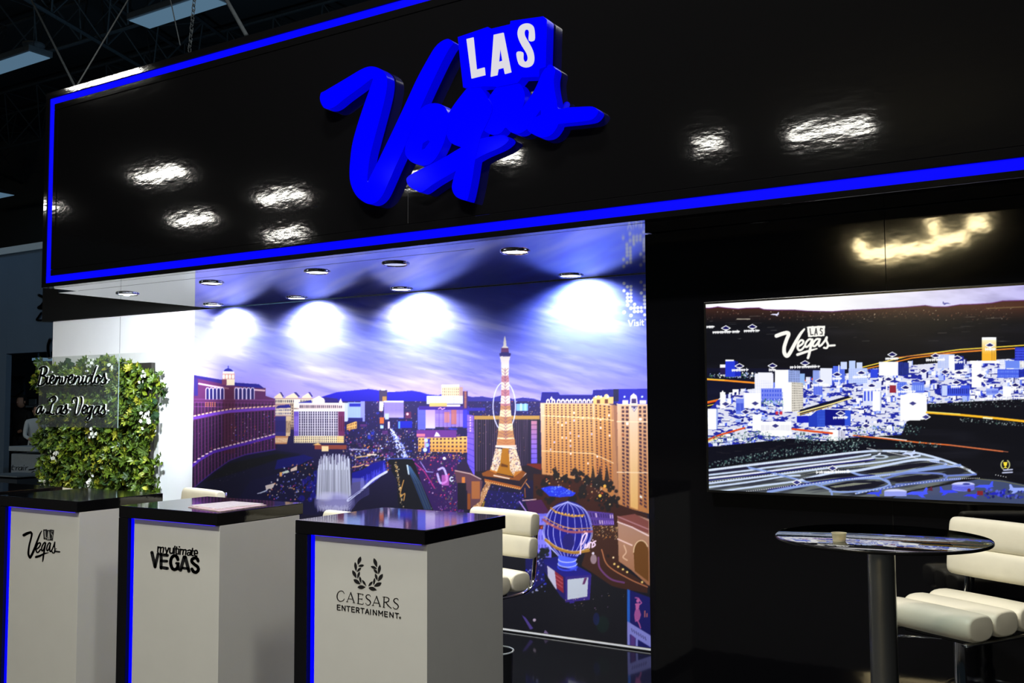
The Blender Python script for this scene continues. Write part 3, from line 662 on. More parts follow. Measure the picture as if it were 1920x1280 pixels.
    # --- theatre roof, lilac block, colonnade, plaza
    p.poly([(985, 940), (1015, 936), (1030, 960), (1020, 966), (992, 962)], (84, 26, 84)); p.line([(980, 938), (1005, 936)], 1.8, (240, 200, 200)); p.line([(974, 940), (992, 966)], 2.2, (206, 170, 250)); p.poly([(988, 963), (1032, 962), (1034, 1045), (990, 1045)], (124, 116, 236)); p.facade([(992, 968), (1030, 968), (1032, 1035), (990, 1035)], 7, 4, (142, 134, 244), (92, 84, 206), (0.3, 0.6), (0.2, 0.7)); p.rect(990, 984, 1026, 992, (90, 40, 60)); p.speckle([(990, 985), (1026, 985), (1026, 992), (990, 992)], 16, ((230, 90, 30),), (0.6, 1.4), (0.5, 0.9)); p.speckle([(1000, 1030), (1030, 1028), (1030, 1045), (998, 1045)], 40, ((14, 18, 40), (20, 30, 30)), (2, 4), (0.6, 0.9))
    p.facade([(1092, 956), (1150, 962), (1152, 985), (1100, 984)], 12, 2, (104, 70, 166), (60, 36, 110), (0.3, 0.7), (0.2, 0.8), lit=0.4, litcols=((250, 220, 240), (190, 150, 240)))
    p.poly([(1112, 985), (1160, 984), (1164, 1062), (1214, 1096), (1214, 1112), (1150, 1100), (1090, 1060)], (70, 34, 22)); p.speckle([(1112, 985), (1158, 985), (1158, 1010), (1118, 1012)], 130, ((255, 200, 120), (236, 170, 90), (255, 240, 200), (40, 20, 16)), (0.5, 1.3), (0.4, 0.9)); p.line(spline([(1122, 1045), (1125, 1065), (1145, 1085), (1170, 1092)], 6), 3.4, (120, 70, 130)); p.line(spline([(1128, 1030), (1140, 1060), (1180, 1085), (1214, 1100)], 6), 2.0, (200, 130, 90)); p.dot(1113, 1048, 6, (226, 206, 230), 0.6, ry=9); p.dot(1112, 1037, 2.4, (240, 230, 250)); p.dot(1140, 1042, 3, (30, 16, 20)); p.dot(1150, 1045, 2, (255, 226, 180))
    for x, y in ((1152, 1057), (1159, 1062), (1168, 1067), (1204, 1091), (1176, 1072)): p.dot(x, y, 2.1, (255, 220, 130))
    # arch on the right
    p.gpoly([(1158, 968), (1190, 964), (1300, 1000), (1300, 1140), (1214, 1096), (1183, 1068), (1160, 1052)], (200, 156, 136), (160, 100, 60)); p.poly([(1158, 968), (1190, 963), (1216, 977), (1216, 1000), (1160, 980)], (150, 84, 76)); p.line([(1158, 978), (1185, 988), (1216, 1004)], 2.4, (255, 226, 226)); p.line([(1158, 1010), (1185, 1022)], 2.4, (250, 214, 206)); p.line([(1158, 968), (1216, 992)], 2.0, (206, 150, 156)); p.poly(arc(1202, 1035, 14, 22, 180, 360, 14)+[(1216, 1090), (1190, 1070)], (120, 74, 20)); p.line(arc(1202, 1035, 14, 22, 180, 330, 14), 1.8, (240, 206, 170)); p.line(spline([(1170, 1022), (1174, 1035), (1168, 1044), (1176, 1050)], 4), 2.2, (230, 190, 160))
    # --- the balloon and its sign
    p.rect(1068, 1122, 1077, 1168, (58, 40, 150)); p.gpoly([(1018, 1048), (1050, 1042), (1108, 1075), (1108, 1082), (1062, 1090), (1020, 1062)], (20, 16, 120), (34, 26, 150)); p.poly([(1020, 1056), (1062, 1083), (1062, 1128), (1022, 1090)], (34, 24, 110)); p.poly([(1026, 1060), (1040, 1070), (1044, 1105), (1028, 1092)], (206, 200, 226)); p.poly([(1040, 1070), (1056, 1082), (1057, 1112), (1044, 1102)], (150, 40, 60))
    for k in range(3): p.line([(1042, 1078+k*7), (1055, 1087+k*7)], 1.2, (230, 150, 150), 0.7)
    p.poly([(1060, 1081), (1109, 1077), (1106, 1124), (1060, 1129)], (62, 40, 140)); p.poly([(1064, 1086), (1103, 1082), (1101, 1118), (1064, 1124)], (206, 212, 226)); p.poly([(1096, 1083), (1101, 1083), (1096, 1095), (1092, 1095)], (110, 50, 110))
    bcx, bcy, brx, bry = 1064.5, 994, 46, 55
    bal = arc(bcx, bcy, brx, bry, 180, 360, 30)+[(1106, 1018), (1090, 1038), (1080, 1048), (1048, 1045), (1036, 1028), (1022, 1012)]
    p.poly(bal, (18, 14, 150))
    for k in np.linspace(-1, 1, 11):
        xm = bcx+brx*math.sin(k*math.pi/2)
        p.line(spline([(bcx, 940), (bcx+(xm-bcx)*0.72, 956), (xm, 994), (bcx+(xm-bcx)*0.86, 1018), (bcx+(xm-bcx)*0.38, 1042)], 6), 1.3, (196, 196, 255))
    p.line([(1033, 952), (1040, 958), (1055, 964), (1075, 968), (1095, 965)], 3.2, (206, 150, 70)); p.line(spline([(1020, 968), (1040, 980), (1070, 990), (1108, 990)], 6), 1.6, (230, 170, 90)); p.line(spline([(1019, 974), (1040, 987), (1070, 997), (1110, 996)], 6), 4.4, (176, 96, 110)); p.line(spline([(1023, 1012), (1045, 1028), (1075, 1036), (1104, 1032)], 6), 4.6, (180, 130, 50)); p.line(spline([(1023, 1009), (1045, 1025), (1075, 1033), (1104, 1029)], 6), 1.2, (255, 214, 130))
    for k in range(9): p.dot(1042+k*6.2, 960+k*1.0, 1.8, (255, 206, 110))
    for k in range(8): p.dot(1026+k*10, 982+k*2.0, 2.2, (236, 170, 130), 0.8)
    p.dot(1066, 1015, 11, (34, 22, 120), ry=15)
    p.poly([(1047, 1040), (1080, 1047), (1081, 1070), (1046, 1060)], (90, 110, 255)); p.line(arc(1064, 1048, 17, 6, 0, 180, 14), 1.8, (206, 214, 255)); p.line(arc(1064, 1056, 18, 7, 0, 180, 14), 1.8, (190, 200, 255)); p.line(arc(1064, 1062, 18, 7, 0, 180, 14), 3, (60, 80, 230))
    for s_ in ([(1088, 1038), (1090, 1015), (1094, 1003), (1100, 999), (1098, 1008), (1092, 1020)], [(1098, 1020), (1096, 1026), (1100, 1026), (1103, 1018), (1102, 1026)], [(1105, 1027), (1106, 1017), (1109, 1017)], [(1110, 1026), (1111, 1017)], [(1117, 1014), (1113, 1016), (1116, 1021), (1112, 1025)]):
        p.line(spline(s_, 4), 2.6, (255, 226, 250)); 
    p.dot(1111.5, 1012, 1.2, (255, 226, 250))
    # dark foreground at the bottom with faint trails, a painted skirting glint and the show poster
    p.poly([(985, 1060), (1020, 1070), (1060, 1132), (1110, 1126), (1120, 1090), (1214, 1118), (1300, 1140), (1300, 1235), (345, 1235), (345, 1045), (985, 1045)], (8, 6, 26)); p.poly([(985, 1045), (1020, 1050), (1022, 1090), (985, 1115)], (16, 12, 96)); p.speckle([(986, 1035), (1020, 1045), (1030, 1110), (986, 1115)], 70, ((40, 50, 220), (150, 170, 255), (120, 20, 30), (220, 220, 255)), (0.7, 2.0), (0.4, 0.9)); p.speckle([(1040, 1115), (1176, 1110), (1176, 1140), (1090, 1150)], 26, ((255, 240, 220), (200, 160, 200), (255, 220, 160)), (0.5, 1.2), (0.5, 0.9))
    p.poly([(978, 1152), (986, 1158), (1000, 1178), (994, 1180)], (90, 70, 150)); p.dot(1002, 1162, 3, (190, 170, 190)); p.poly([(1016, 1195), (1022, 1180), (1036, 1196)], (130, 110, 150)); p.dot(1130, 1170, 12, (8, 50, 40), 0.6, ry=16); p.dot(1118, 1160, 6, (20, 40, 110), 0.6, ry=12)
    p.line([(930, 1182), (1000, 1192), (1150, 1208)], 1.2, (96, 84, 96))
    p.poly([(1176, 1104), (1300, 1150), (1300, 1235), (1176, 1235)], (16, 14, 110)); p.poly([(1176, 1104), (1181, 1106), (1181, 1172), (1176, 1172)], (44, 110, 210)); p.poly([(1176, 1164), (1300, 1240), (1300, 1262), (1176, 1186)], (150, 150, 226)); p.rect(1176, 1180, 1181, 1216, (150, 150, 226)); p.rect(1192, 1190, 1196, 1216, (150, 150, 226)); p.poly([(1182, 1188), (1191, 1195), (1191, 1215), (1182, 1212)], (96, 60, 140)); 
    for k in range(7): p.line([(1184+k*4.2, 1178+k*2.6), (1186+k*4.2, 1184+k*2.6)], 1.1, (60, 50, 120))
    pk = (206, 110, 170)
    p.dot(1196, 1126, 3, pk, ry=3.6); p.line([(1191, 1120), (1197, 1121), (1203, 1130), (1198, 1134)], 2.0, pk); p.poly([(1191, 1131), (1199, 1130), (1198, 1142), (1192, 1143)], pk); p.poly([(1191, 1143), (1199, 1142), (1202, 1152), (1199, 1162), (1191, 1166), (1189, 1152)], pk, 0.85); p.line([(1195, 1162), (1199, 1170), (1201, 1177)], 2.2, pk); p.line([(1209, 1145), (1209, 1156)], 2, (206, 120, 110)); p.line([(1213, 1150), (1213, 1156)], 2, (206, 120, 110))
    # --- fountain
    for x in np.arange(593, 659, 1.0):
        top_ = 848+R.random()*10+abs((x-626)/33)**2*10+(14 if R.random() < 0.45 else 0); sh = R.uniform(150, 240)
        p.line([(626+(x-626)*0.92, top_), (x, 935)], 1.5, (sh, sh, min(255, sh+18)), R.uniform(0.75, 1.0))
    for x in np.arange(602, 656, 5.6): p.line([(x, 850+R.random()*6), (x-0.6, 880)], 1.4, (240, 240, 255), 0.95)
    p.dot(627, 941, 37, (196, 190, 236), 0.75, soft=7, ry=19); p.dot(630, 940, 22, (160, 154, 214), 0.6, soft=6, ry=11); p.dot(610, 930, 12, (236, 232, 252), 0.55, soft=8, ry=8)
    for k in range(60): p.line([(595+k*1.05, 946+R.random()*6), (595+k*1.05+R.normal(0, 1), 956+R.random()*5)], 0.9, (226, 222, 250), 0.5)
    for k in range(46):
        t = k/45; x = 676+t*46; y = 918-t*34+4*math.sin(t*3); h = R.uniform(10, 26)*(1-0.2*t)
        p.line([(x, y), (x+0.6, y-h)], 1.2, (110, 110, 255), R.uniform(0.3, 0.8))
    p.line(spline([(652, 938), (676, 920), (700, 899), (725, 884)], 8), 4.4, (226, 226, 255)); p.poly([(660, 896), (682, 896), (684, 910), (668, 928), (658, 930)], (150, 146, 206), 0.6)
    for k in range(7): p.line(spline([(654, 962-k*5), (672, 938-k*3), (692, 926-k*2)], 5), 1.2, (90, 86, 150), 0.8)
    # dotted mark and the start of a web address at the right edge
    D = [(1170.1, 531), (1176.4, 537.3), (1183.1, 536.9), (1170.1, 544.6), (1183.1, 543.6), (1176.7, 550.6), (1183.1, 550.1), (1176.7, 557.4), (1183.1, 557.1), (1176.7, 564.2), (1183.1, 564), (1176.9, 571.5), (1189.9, 570.4), (1183.1, 577.7), (1189.4, 577.2), (1195.8, 576.7), (1202.4, 576.5), (1209.2, 576.1), (1201.9, 528.8), (1208.6, 535.2), (1208.6, 542.3), (1202.4, 549.1), (1208.6, 555.8), (1208.6, 562.6), (1208.6, 569.6), (1189.7, 583.9), (1196.2, 583.7), (1202.8, 583.4), (1183.2, 591.2), (1170.2, 585.3), (1208.9, 590)]
    for x, y in D+[(2*1209-x, y) for x, y in D if x < 1205]: p.dot(x, y, 3.0, (250, 250, 255))
    for s_ in ([(1178.5, 600.5), (1182.5, 610.5), (1187, 600)], [(1190, 603.5), (1190, 610)], [(1197, 604), (1193.5, 604), (1193.8, 606.5), (1197, 607), (1197, 610), (1193, 610)], [(1200.5, 603), (1200.5, 609.5)], [(1204.5, 600), (1204.5, 608.5), (1207, 609.5)], [(1202.8, 603), (1207, 602.8)], [(1209, 599), (1216, 598.5)]):
        p.line(s_, 1.7, (252, 252, 255))
    for x in (1190, 1200.5): p.dot(x, 600, 1.1, (252, 252, 255))
    return p

def paint_screen():
    p = Paint(1315, 520, 2080, 950, 2, 11); R = p.rng
    p.a[:] = (9, 10, 18)
    X, Y = np.meshgrid(np.arange(p.w)/p.ss+p.x0, np.arange(p.h)/p.ss+p.y0)
    n = p.noise(120, 14, 4, 0.02, 4); m = np.clip((Y-590)/330, 0, 1)
    p.a += (np.clip(n-0.5, 0, 1)*70)[..., None]*np.array([0.5, 0.5, 0.55])
    p.poly([(1315, 690), (1700, 690), (1700, 800), (1315, 800)], (14, 16, 48), 0.7)
    # sky and ridge
    g = p.grid(1315, 520, 2080, 600); sl, GX, GY = g
    t = np.clip((GX-1560)/380, 0, 1)[..., None]; nz = p.noise(60, 14, 4, 0.1, 8)[sl][..., None]
    sky = np.array([255, 255, 255.])*(1-t)+np.array([196, 190, 246.])*t-(np.clip(nz-0.4, 0, 1)*110)*t
    p.put(sl, (GY < 592).astype(np.float32), sky)
    ridge = [(1315, 577), (1330, 577.5), (1338, 576.5), (1346, 575), (1360, 577), (1384, 579), (1400, 577.5), (1423, 577), (1432, 580), (1455, 581), (1490, 581), (1512, 583), (1560, 584), (1600, 581), (1640, 579), (1700, 575.5), (1735, 572.5), (1750, 575), (1775, 575), (1800, 571), (1830, 570), (1860, 568), (1880, 564), (1920, 563), (2080, 556)]
    p.gpoly(ridge+[(2080, 606), (1315, 606)], (72, 40, 30), (13, 12, 18), 574, 604)
    p.line(ridge, 1.6, (96, 30, 110), 0.8)
    p.speckle([(1316, 580), (1600, 586), (1900, 572), (1900, 600), (1316, 600)], 300, ((150, 90, 70), (120, 110, 90), (60, 40, 40), (206, 190, 170)), (0.5, 1.3), (0.25, 0.6))
    for _ in range(50):
        x = R.uniform(1320, 2000); y = R.uniform(592, 640); w = R.uniform(3, 22); p.line([(x, y), (x+w, y-0.5)], 0.9, (150, 150, 140), R.uniform(0.15, 0.5))
    p.line([(1382, 598), (1406, 598)], 2.0, (200, 190, 170), 0.8); p.line([(1850, 578), (2000, 572)], 2.4, (130, 110, 70), 0.6)
    def plane(x, y, s, c, fl=1):
        p.poly([(x-9*s*fl, y+1*s), (x-4*s*fl, y-1.2*s), (x+6*s*fl, y-1.2*s), (x+8*s*fl, y+0.5*s), (x+4*s*fl, y+1.6*s)], c); p.poly([(x+4*s*fl, y-1*s), (x+6*s*fl, y-4*s), (x+7.4*s*fl, y-4*s), (x+7*s*fl, y-0.6*s)], c); p.poly([(x-2*s*fl, y), (x+3*s*fl, y+0.4*s), (x+6*s*fl, y+3.4*s), (x+3*s*fl, y+3.2*s)], c)
    plane(1453, 589, 1.0, (226, 226, 255)); plane(1774, 568.5, 0.9, (90, 90, 170), -1)
    # roads
    Yl, Or, Rd = (255, 220, 70), (255, 150, 40), (226, 80, 30)
    p.line([(1320, 710.5), (1360, 713), (1420, 718)], 3.4, Or); p.line([(1320, 709.6), (1358, 712)], 1.6, Yl); p.line([(1320, 756), (1360, 747), (1420, 733)], 4.0, Rd); p.line([(1320, 754.5), (1360, 745.5)], 1.6, Or); p.line([(1320, 762), (1360, 753)], 1.6, Yl)
    p.line([(1500, 717), (1530, 709)], 5.0, Rd); p.line([(1610, 690), (1650, 680), (1700, 668), (1800, 655), (1920, 647), (2080, 640)], 2.0, Yl); p.line([(1610, 694), (1660, 683), (1710, 671), (1800, 660), (1920, 652), (2080, 646)], 2.0, Or); p.line([(1680, 670), (1760, 662), (1840, 656)], 1.6, (206, 110, 60))
    # blocks of the model city
    Wt, Lb, Bl, Db = (255, 255, 255), (170, 190, 255), (60, 84, 232), (14, 18, 110)
    reg = [(1322, 775), (1350, 745), (1400, 730), (1480, 720), (1560, 705), (1640, 690), (1760, 680), (1900, 672), (2080, 668), (2080, 740), (1920, 748), (1830, 752), (1760, 770), (1700, 790), (1690, 815), (1560, 822), (1470, 850), (1400, 848), (1330, 850)]
    g = p.grid(1322, 660, 2080, 855); sl, GX, GY = g; ins = p.inside(reg, GX, GY)
    base = np.where((p.noise(12, 3.4, 3, 0.06, 2)[sl] > 0.45)[..., None], np.array([236, 238, 255.]), np.array([34, 44, 170.]))
    p.put(sl, ins.astype(np.float32), base, 0.95)
    ks = sorted([(R.uniform(680, 838), R.uniform(1322, 2060)) for _ in range(900)])
    for y, x in ks:
        if not p.inside(reg, np.array([[x]]), np.array([[y]]))[0, 0]: continue
        w = R.uniform(3, 12); h = R.uniform(2, 11)*(1.0 if y < 760 else 0.55); d = R.uniform(1.5, 4.5)
        p.rect(x, y-h, x+w, y, [Wt, Wt, (232, 236, 255), Lb][R.integers(4)]); p.poly([(x+w, y-h), (x+w+d, y-h-1), (x+w+d, y-1.5), (x+w, y)], [Bl, Db, (96, 120, 240), Lb][R.integers(4)])
        if R.random() < 0.4: p.facade([(x, y-h), (x+w, y-h), (x+w, y), (x, y)], max(2, int(w/2)), max(2, int(h/2.2)), Wt, (130, 150, 244), (0.3, 0.75), (0.3, 0.75))
        if R.random() < 0.3: p.line([(x-6, y+1), (x+w, y+1)], 1.2, Db, 0.8)
    def bld(x0, y0, x1, y1, c, side=0, cs=Bl, nx=0, ny=0, win=(120, 140, 240)):
        p.rect(x0, y0, x1, y1, c)
        if nx: p.facade([(x0, y0), (x1, y0), (x1, y1), (x0, y1)], nx, ny, c, win, (0.3, 0.8), (0.3, 0.8))
        if side: p.facade([(x1, y0), (x1+side, y0+1.5), (x1+side, y1-2), (x1, y1)], max(1, side//3), 12, cs, tuple(int(v*0.6) for v in cs), (0.4, 0.9), (0.2, 0.8))
    for x0, y0, x1, y1 in ((1332, 697, 1420, 708),): p.rect(x0, y0, x1, y1, (10, 12, 30))
    p.speckle([(1331, 700), (1418, 698), (1418, 709), (1331, 707)], 110, (Wt, Lb, (60, 110, 90)), (0.7, 2.0), (0.5, 1.0))
    bld(1350, 688, 1360, 702, (40, 26, 70)); p.rect(1350, 683, 1361, 689, Wt); bld(1360, 676, 1378, 706, (40, 60, 220), 6, (24, 30, 140)); p.rect(1360, 674, 1376, 677, Wt); bld(1378, 690, 1389, 705, (26, 40, 190))
    bld(1415, 700, 1450, 740, Wt, 0, nx=10, ny=14, win=(206, 210, 255)); bld(1421, 698, 1448, 712, (246, 246, 255)); bld(1453, 693, 1478, 735, Wt, 22, (160, 180, 244)); bld(1500, 700, 1509, 722, (150, 186, 244)); bld(1468, 716, 1484, 772, (255, 255, 255), 22, (232, 226, 214)); bld(1427, 728, 1466, 752, (120, 136, 244), 0, nx=8, ny=3, win=(66, 90, 226)); p.speckle([(1428, 748), (1468, 748), (1468, 760), (1428, 760)], 70, ((150, 206, 180), (60, 110, 90), Wt), (0.6, 1.5), (0.5, 0.9))
    bld(1350, 735, 1360, 766, Wt); p.poly([(1350, 740), (1355, 731), (1360, 740)], Wt); bld(1380, 747, 1397, 776, (120, 140, 244), 5, Db, nx=6, ny=1, win=(40, 60, 200)); bld(1395, 736, 1427, 765, Wt); bld(1327, 766, 1343, 805, Wt, 3, Lb); bld(1411, 777, 1427, 808, Wt); bld(1427, 790, 1484, 812, Wt, 0, nx=24, ny=1, win=(226, 226, 240)); p.dot(1455, 812, 32, (255, 255, 255), ry=6); bld(1454, 771, 1459, 777, (206, 50, 70)); bld(1462, 771, 1467, 777, (206, 50, 70))
    bld(1524, 694, 1536, 725, (150, 170, 236), 10, (206, 216, 255), nx=4, ny=9); bld(1538, 690, 1560, 722, (236, 240, 255), 4, (70, 90, 230)); bld(1525, 722, 1542, 740, (110, 130, 240), nx=4, ny=9, win=(70, 90, 220)); bld(1562, 686, 1584, 716, (70, 96, 226), nx=6, ny=9, win=(120, 150, 250)); bld(1576, 678, 1588, 692, (206, 220, 255)); bld(1592, 676, 1604, 692, (190, 210, 255)); bld(1606, 679, 1617, 692, (206, 220, 255)); bld(1591, 690, 1626, 718, (200, 214, 255), nx=10, ny=8, win=(160, 184, 250)); bld(1632, 692, 1646, 708, (44, 70, 226)); bld(1648, 678, 1684, 704, Wt, 20, (34, 50, 150))
    p.rect(1572, 684, 1574, 720, Wt); bld(1618, 718, 1652, 760, (226, 232, 255), 0, nx=5, ny=1, win=(60, 84, 232)); bld(1636, 733, 1650, 770, Wt, 3, (206, 214, 250)); bld(1684, 716, 1700, 742, (84, 110, 232), nx=4, ny=6, win=(120, 150, 250)); p.rect(1661, 704, 1664, 740, Wt); bld(1668, 722, 1680, 736, (150, 40, 60)); bld(1688, 740, 1726, 788, Wt, 0, nx=9, ny=1, win=(240, 240, 255)); p.poly([(1688, 742), (1712, 734), (1738, 742), (1738, 786), (1688, 788)], Wt); bld(1710, 716, 1733, 736, (96, 120, 236), nx=6, ny=1, win=(150, 180, 255)); bld(1758, 664, 1790, 690, (206, 216, 252), 0, nx=10, ny=9, win=(160, 180, 240)); bld(1779, 666, 1790, 694, Wt, 17, (34, 50, 170)); bld(1765, 722, 1818, 742, (60, 84, 226), nx=14, ny=1, win=(34, 44, 150)); bld(1766, 722, 1776, 742, (200, 214, 255)); bld(1822, 676, 1840, 726, Wt); bld(1870, 692, 1910, 708, (70, 96, 232), 12, (34, 50, 190), nx=12, ny=2, win=(110, 140, 250)); bld(1885, 676, 1912, 690, (110, 140, 244), 10, Wt); bld(1849, 728, 1872, 740, (150, 170, 250), nx=9, ny=1, win=(70, 90, 220)); bld(1880, 724, 1896, 744, Wt); bld(1903, 651, 1925, 676, (60, 76, 226), 20, (90, 100, 240), nx=6, ny=5, win=(20, 24, 140)); p.line([(1842, 712), (1853, 726)], 2.4, Wt)
    p.gpoly([(1841, 632), (1868, 632), (1868, 676), (1841, 676)], (255, 255, 226), (250, 184, 50), 634, 664); p.rect(1841, 632, 1868, 637, (255, 255, 255)); p.line([(1860, 655), (1860, 676)], 1.0, (170, 120, 40)); p.line([(1864, 655), (1864, 676)], 1.0, (170, 120, 40)); p.rect(1838, 676, 1874, 681, Wt)
    p.poly([(1494, 778), (1526, 780), (1526, 792), (1494, 792)], (24, 34, 190)); p.poly([(1516, 780), (1532, 768), (1532, 800), (1516, 800)], (34, 60, 190)); bld(1532, 768, 1547, 800, (40, 70, 200), nx=6, ny=14, win=(70, 110, 230)); p.poly([(1547, 766), (1592, 768), (1592, 798), (1547, 797)], (10, 16, 130)); bld(1584, 769, 1595, 798, (50, 84, 220)); p.line([(1494, 779), (1520, 778), (1534, 766), (1594, 768)], 1.6, Wt); bld(1554, 806, 1571, 826, Wt, 14, (226, 226, 250))
    # dark parks, avenue, trees
    p.poly([(1500, 768), (1540, 756), (1590, 742), (1600, 746), (1500, 779)], (12, 14, 44)); p.line([(1496, 774), (1560, 757), (1596, 746)], 2.6, (250, 232, 150)); p.line([(1496, 778), (1560, 761)], 1.4, (230, 190, 90))
    p.poly([(1738, 757), (1830, 752), (1920, 750), (2080, 748), (2080, 800), (1920, 800), (1738, 775)], (12, 12, 22)); p.line([(1738, 773), (1800, 777.5), (1860, 783), (1925, 790), (2080, 806)], 4.2, (255, 190, 40)); p.line([(1738, 771.5), (1800, 776)], 1.6, (255, 240, 120)); p.line([(1844, 783), (1860, 784.5)], 3.0, (255, 250, 200))
    p.speckle([(1800, 783), (1920, 792), (1920, 800), (1800, 790)], 90, ((130, 160, 150), (60, 90, 80), (190, 206, 200)), (0.5, 1.4), (0.4, 0.8)); p.speckle([(1740, 752), (1920, 744), (1920, 762), (1740, 764)], 120, ((120, 150, 140), (60, 90, 84), (206, 214, 214)), (0.5, 1.4), (0.35, 0.8))
    p.line([(1322, 826), (1350, 815), (1396, 802)], 3.2, Rd); p.line([(1322, 829), (1356, 817)], 1.6, Yl); p.line([(1486, 804), (1520, 808), (1560, 812)], 3.6, Rd); p.line([(1600, 816), (1660, 822), (1720, 829), (1780, 834), (1880, 846)], 2.6, (230, 110, 50)); p.line([(1640, 818), (1700, 825)], 1.4, Wt); p.line([(1780, 834), (1890, 847)], 1.2, (190, 110, 80))
    p.poly([(1322, 838), (1360, 835), (1480, 822), (1560, 828), (1640, 828), (1720, 832), (1600, 848), (1480, 856), (1322, 878)], (9, 10, 24))
    tr = ((110, 150, 140), (60, 96, 90), (170, 196, 190), (30, 50, 60))
    for P_, k in (([(1328, 868), (1420, 848), (1520, 835), (1610, 832), (1612, 846), (1500, 852), (1400, 866), (1330, 876)], 460), ([(1490, 808), (1560, 818), (1640, 826), (1640, 836), (1490, 830)], 260), ([(1322, 820), (1420, 806), (1480, 818), (1480, 826), (1322, 832)], 240), ([(1600, 800), (1700, 795), (1735, 800), (1720, 815), (1600, 818)], 200), ([(1680, 826), (1765, 830), (1765, 838), (1680, 838)], 80)): p.speckle(P_, k, tr, (0.6, 1.6), (0.4, 0.85))
    for _ in range(30):
        x = R.uniform(1330, 1600); y = R.uniform(832, 860); p.line([(x, y), (x+R.uniform(6, 20), y+R.normal(0, 1))], 0.7, (110, 100, 90), 0.3)
    # airfield
    p.gpoly([(1322, 880), (1400, 869), (1500, 857), (1600, 846), (1660, 843), (1720, 847), (1790, 867), (1832, 888), (1800, 900), (1680, 925), (1660, 945), (1322, 945)], (62, 66, 78), (30, 32, 44), horiz=True)
    g = p.grid(1322, 842, 1832, 945); sl, GX, GY = g; nz = p.noise(60, 5, 3, -0.13, 6)[sl]
    P_ = [(1322, 880), (1400, 869), (1500, 857), (1600, 846), (1660, 843), (1720, 847), (1790, 867), (1832, 888), (1800, 900), (1680, 925), (1660, 945), (1322, 945)]
    p.put(sl, (p.inside(P_, GX, GY)*np.clip((nz-0.42)*5, 0, 1)).astype(np.float32), np.array([126, 134, 128.]), 0.75)
    tw, tb = (206, 222, 250), (140, 164, 226)
    for L, w, c in (([(1322, 882), (1420, 870), (1520, 858), (1612, 847), (1660, 845), (1720, 849), (1790, 869), (1828, 888)], 4.0, tw), ([(1322, 891), (1400, 882), (1440, 876), (1540, 865), (1600, 857), (1632, 852)], 3.2, tw), ([(1322, 897), (1420, 886), (1540, 870), (1630, 860), (1650, 850)], 3.4, (226, 232, 252)), ([(1322, 907), (1430, 893), (1560, 876), (1650, 866), (1700, 858), (1725, 854)], 3.4, tw), ([(1322, 914), (1400, 904), (1470, 893), (1500, 891)], 3.2, tw), ([(1402, 876), (1440, 884), (1470, 892), (1500, 900), (1530, 908), (1556, 918), (1560, 928)], 3.6, tb), ([(1590, 882), (1612, 890), (1640, 893), (1664, 903), (1670, 910)], 4.0, tb), ([(1500, 900), (1560, 886), (1600, 883), (1650, 874), (1715, 862), (1760, 862)], 4.4, tw), ([(1440, 922), (1500, 911), (1560, 902), (1640, 892), (1720, 882), (1800, 872)], 5.0, tb), ([(1322, 925), (1400, 914), (1470, 905), (1500, 901)], 3.4, tw), ([(1540, 908), (1590, 899), (1650, 897), (1668, 907), (1640, 917), (1590, 922), (1556, 921)], 3.2, tb), ([(1658, 897), (1700, 887), (1765, 888), (1772, 897), (1730, 905), (1680, 908)], 3.4, (110, 130, 206)), ([(1770, 892), (1830, 889)], 3.4, (110, 130, 206)), ([(1680, 884), (1740, 877), (1775, 870), (1745, 864)], 3.4, tb), ([(1640, 918), (1720, 905), (1800, 897)], 4.4, (96, 116, 190)), ([(1605, 925), (1660, 912)], 3, tb)):
        p.line(spline(L, 5), w, c)
    for L in ([(1322, 901), (1430, 887.5), (1560, 871), (1640, 861)], [(1440, 917.5), (1500, 908), (1560, 899), (1640, 890)]): p.line(L, 2.0, (18, 18, 110))
    p.line([(1422, 873.5), (1604, 852.5)], 2.4, (40, 34, 72)); p.line([(1322, 886.5), (1402, 877)], 2.6, (30, 26, 60))
    for P2 in ([(1618, 884), (1660, 875), (1730, 867), (1764, 868), (1730, 875), (1680, 881), (1640, 888)], [(1545, 911), (1590, 903), (1640, 901), (1660, 906), (1640, 913), (1600, 919), (1570, 920)], [(1664, 898), (1720, 890), (1758, 891), (1762, 896), (1720, 902), (1682, 904)], [(1504, 897), (1560, 890), (1598, 888), (1604, 891), (1560, 896), (1512, 901)]): p.poly(P2, (20, 20, 36))
    for P2 in ([(1555, 912), (1600, 905), (1636, 905), (1600, 910), (1566, 914)], [(1626, 888), (1690, 882), (1730, 874), (1690, 885), (1640, 890)], [(1490, 893), (1560, 880), (1640, 873), (1690, 864), (1640, 870), (1530, 884)]): p.poly(P2, (150, 154, 134), 0.85)
    p.dot(1650, 856, 16, (190, 206, 226), ry=4); p.dot(1650, 856, 9, (70, 74, 80), ry=2)
    for L, k, r in (([(1328, 881), (1420, 870), (1520, 857), (1612, 846)], 78, 1.0), ([(1330, 897), (1440, 883), (1560, 868), (1616, 862)], 70, 0.8), ([(1326, 904), (1440, 890), (1560, 874), (1620, 867)], 70, 0.8), ([(1400, 921), (1480, 911), (1600, 897), (1668, 890)], 60, 0.9), ([(1604, 925), (1700, 908), (1780, 898), (1836, 896)], 44, 0.9), ([(1664, 847), (1720, 859)], 22, 0.9), ([(1740, 863), (1819, 880)], 26, 0.9), ([(1626, 840), (1640, 843)], 7, 0.9), ([(1867, 890), (1886, 894)], 5, 0.9)):
        q = np.array(L); s_ = np.linspace(0, 1, k); tt = np.linspace(0, 1, len(L))
        for a in s_: p.dot(float(np.interp(a, tt, q[:, 0])), float(np.interp(a, tt, q[:, 1])), r, (255, 255, 255), 0.95)
    p.speckle([(1640, 842), (1830, 880), (1840, 890), (1720, 850)], 20, ((70, 66, 50),), (2, 6), (0.2, 0.4))
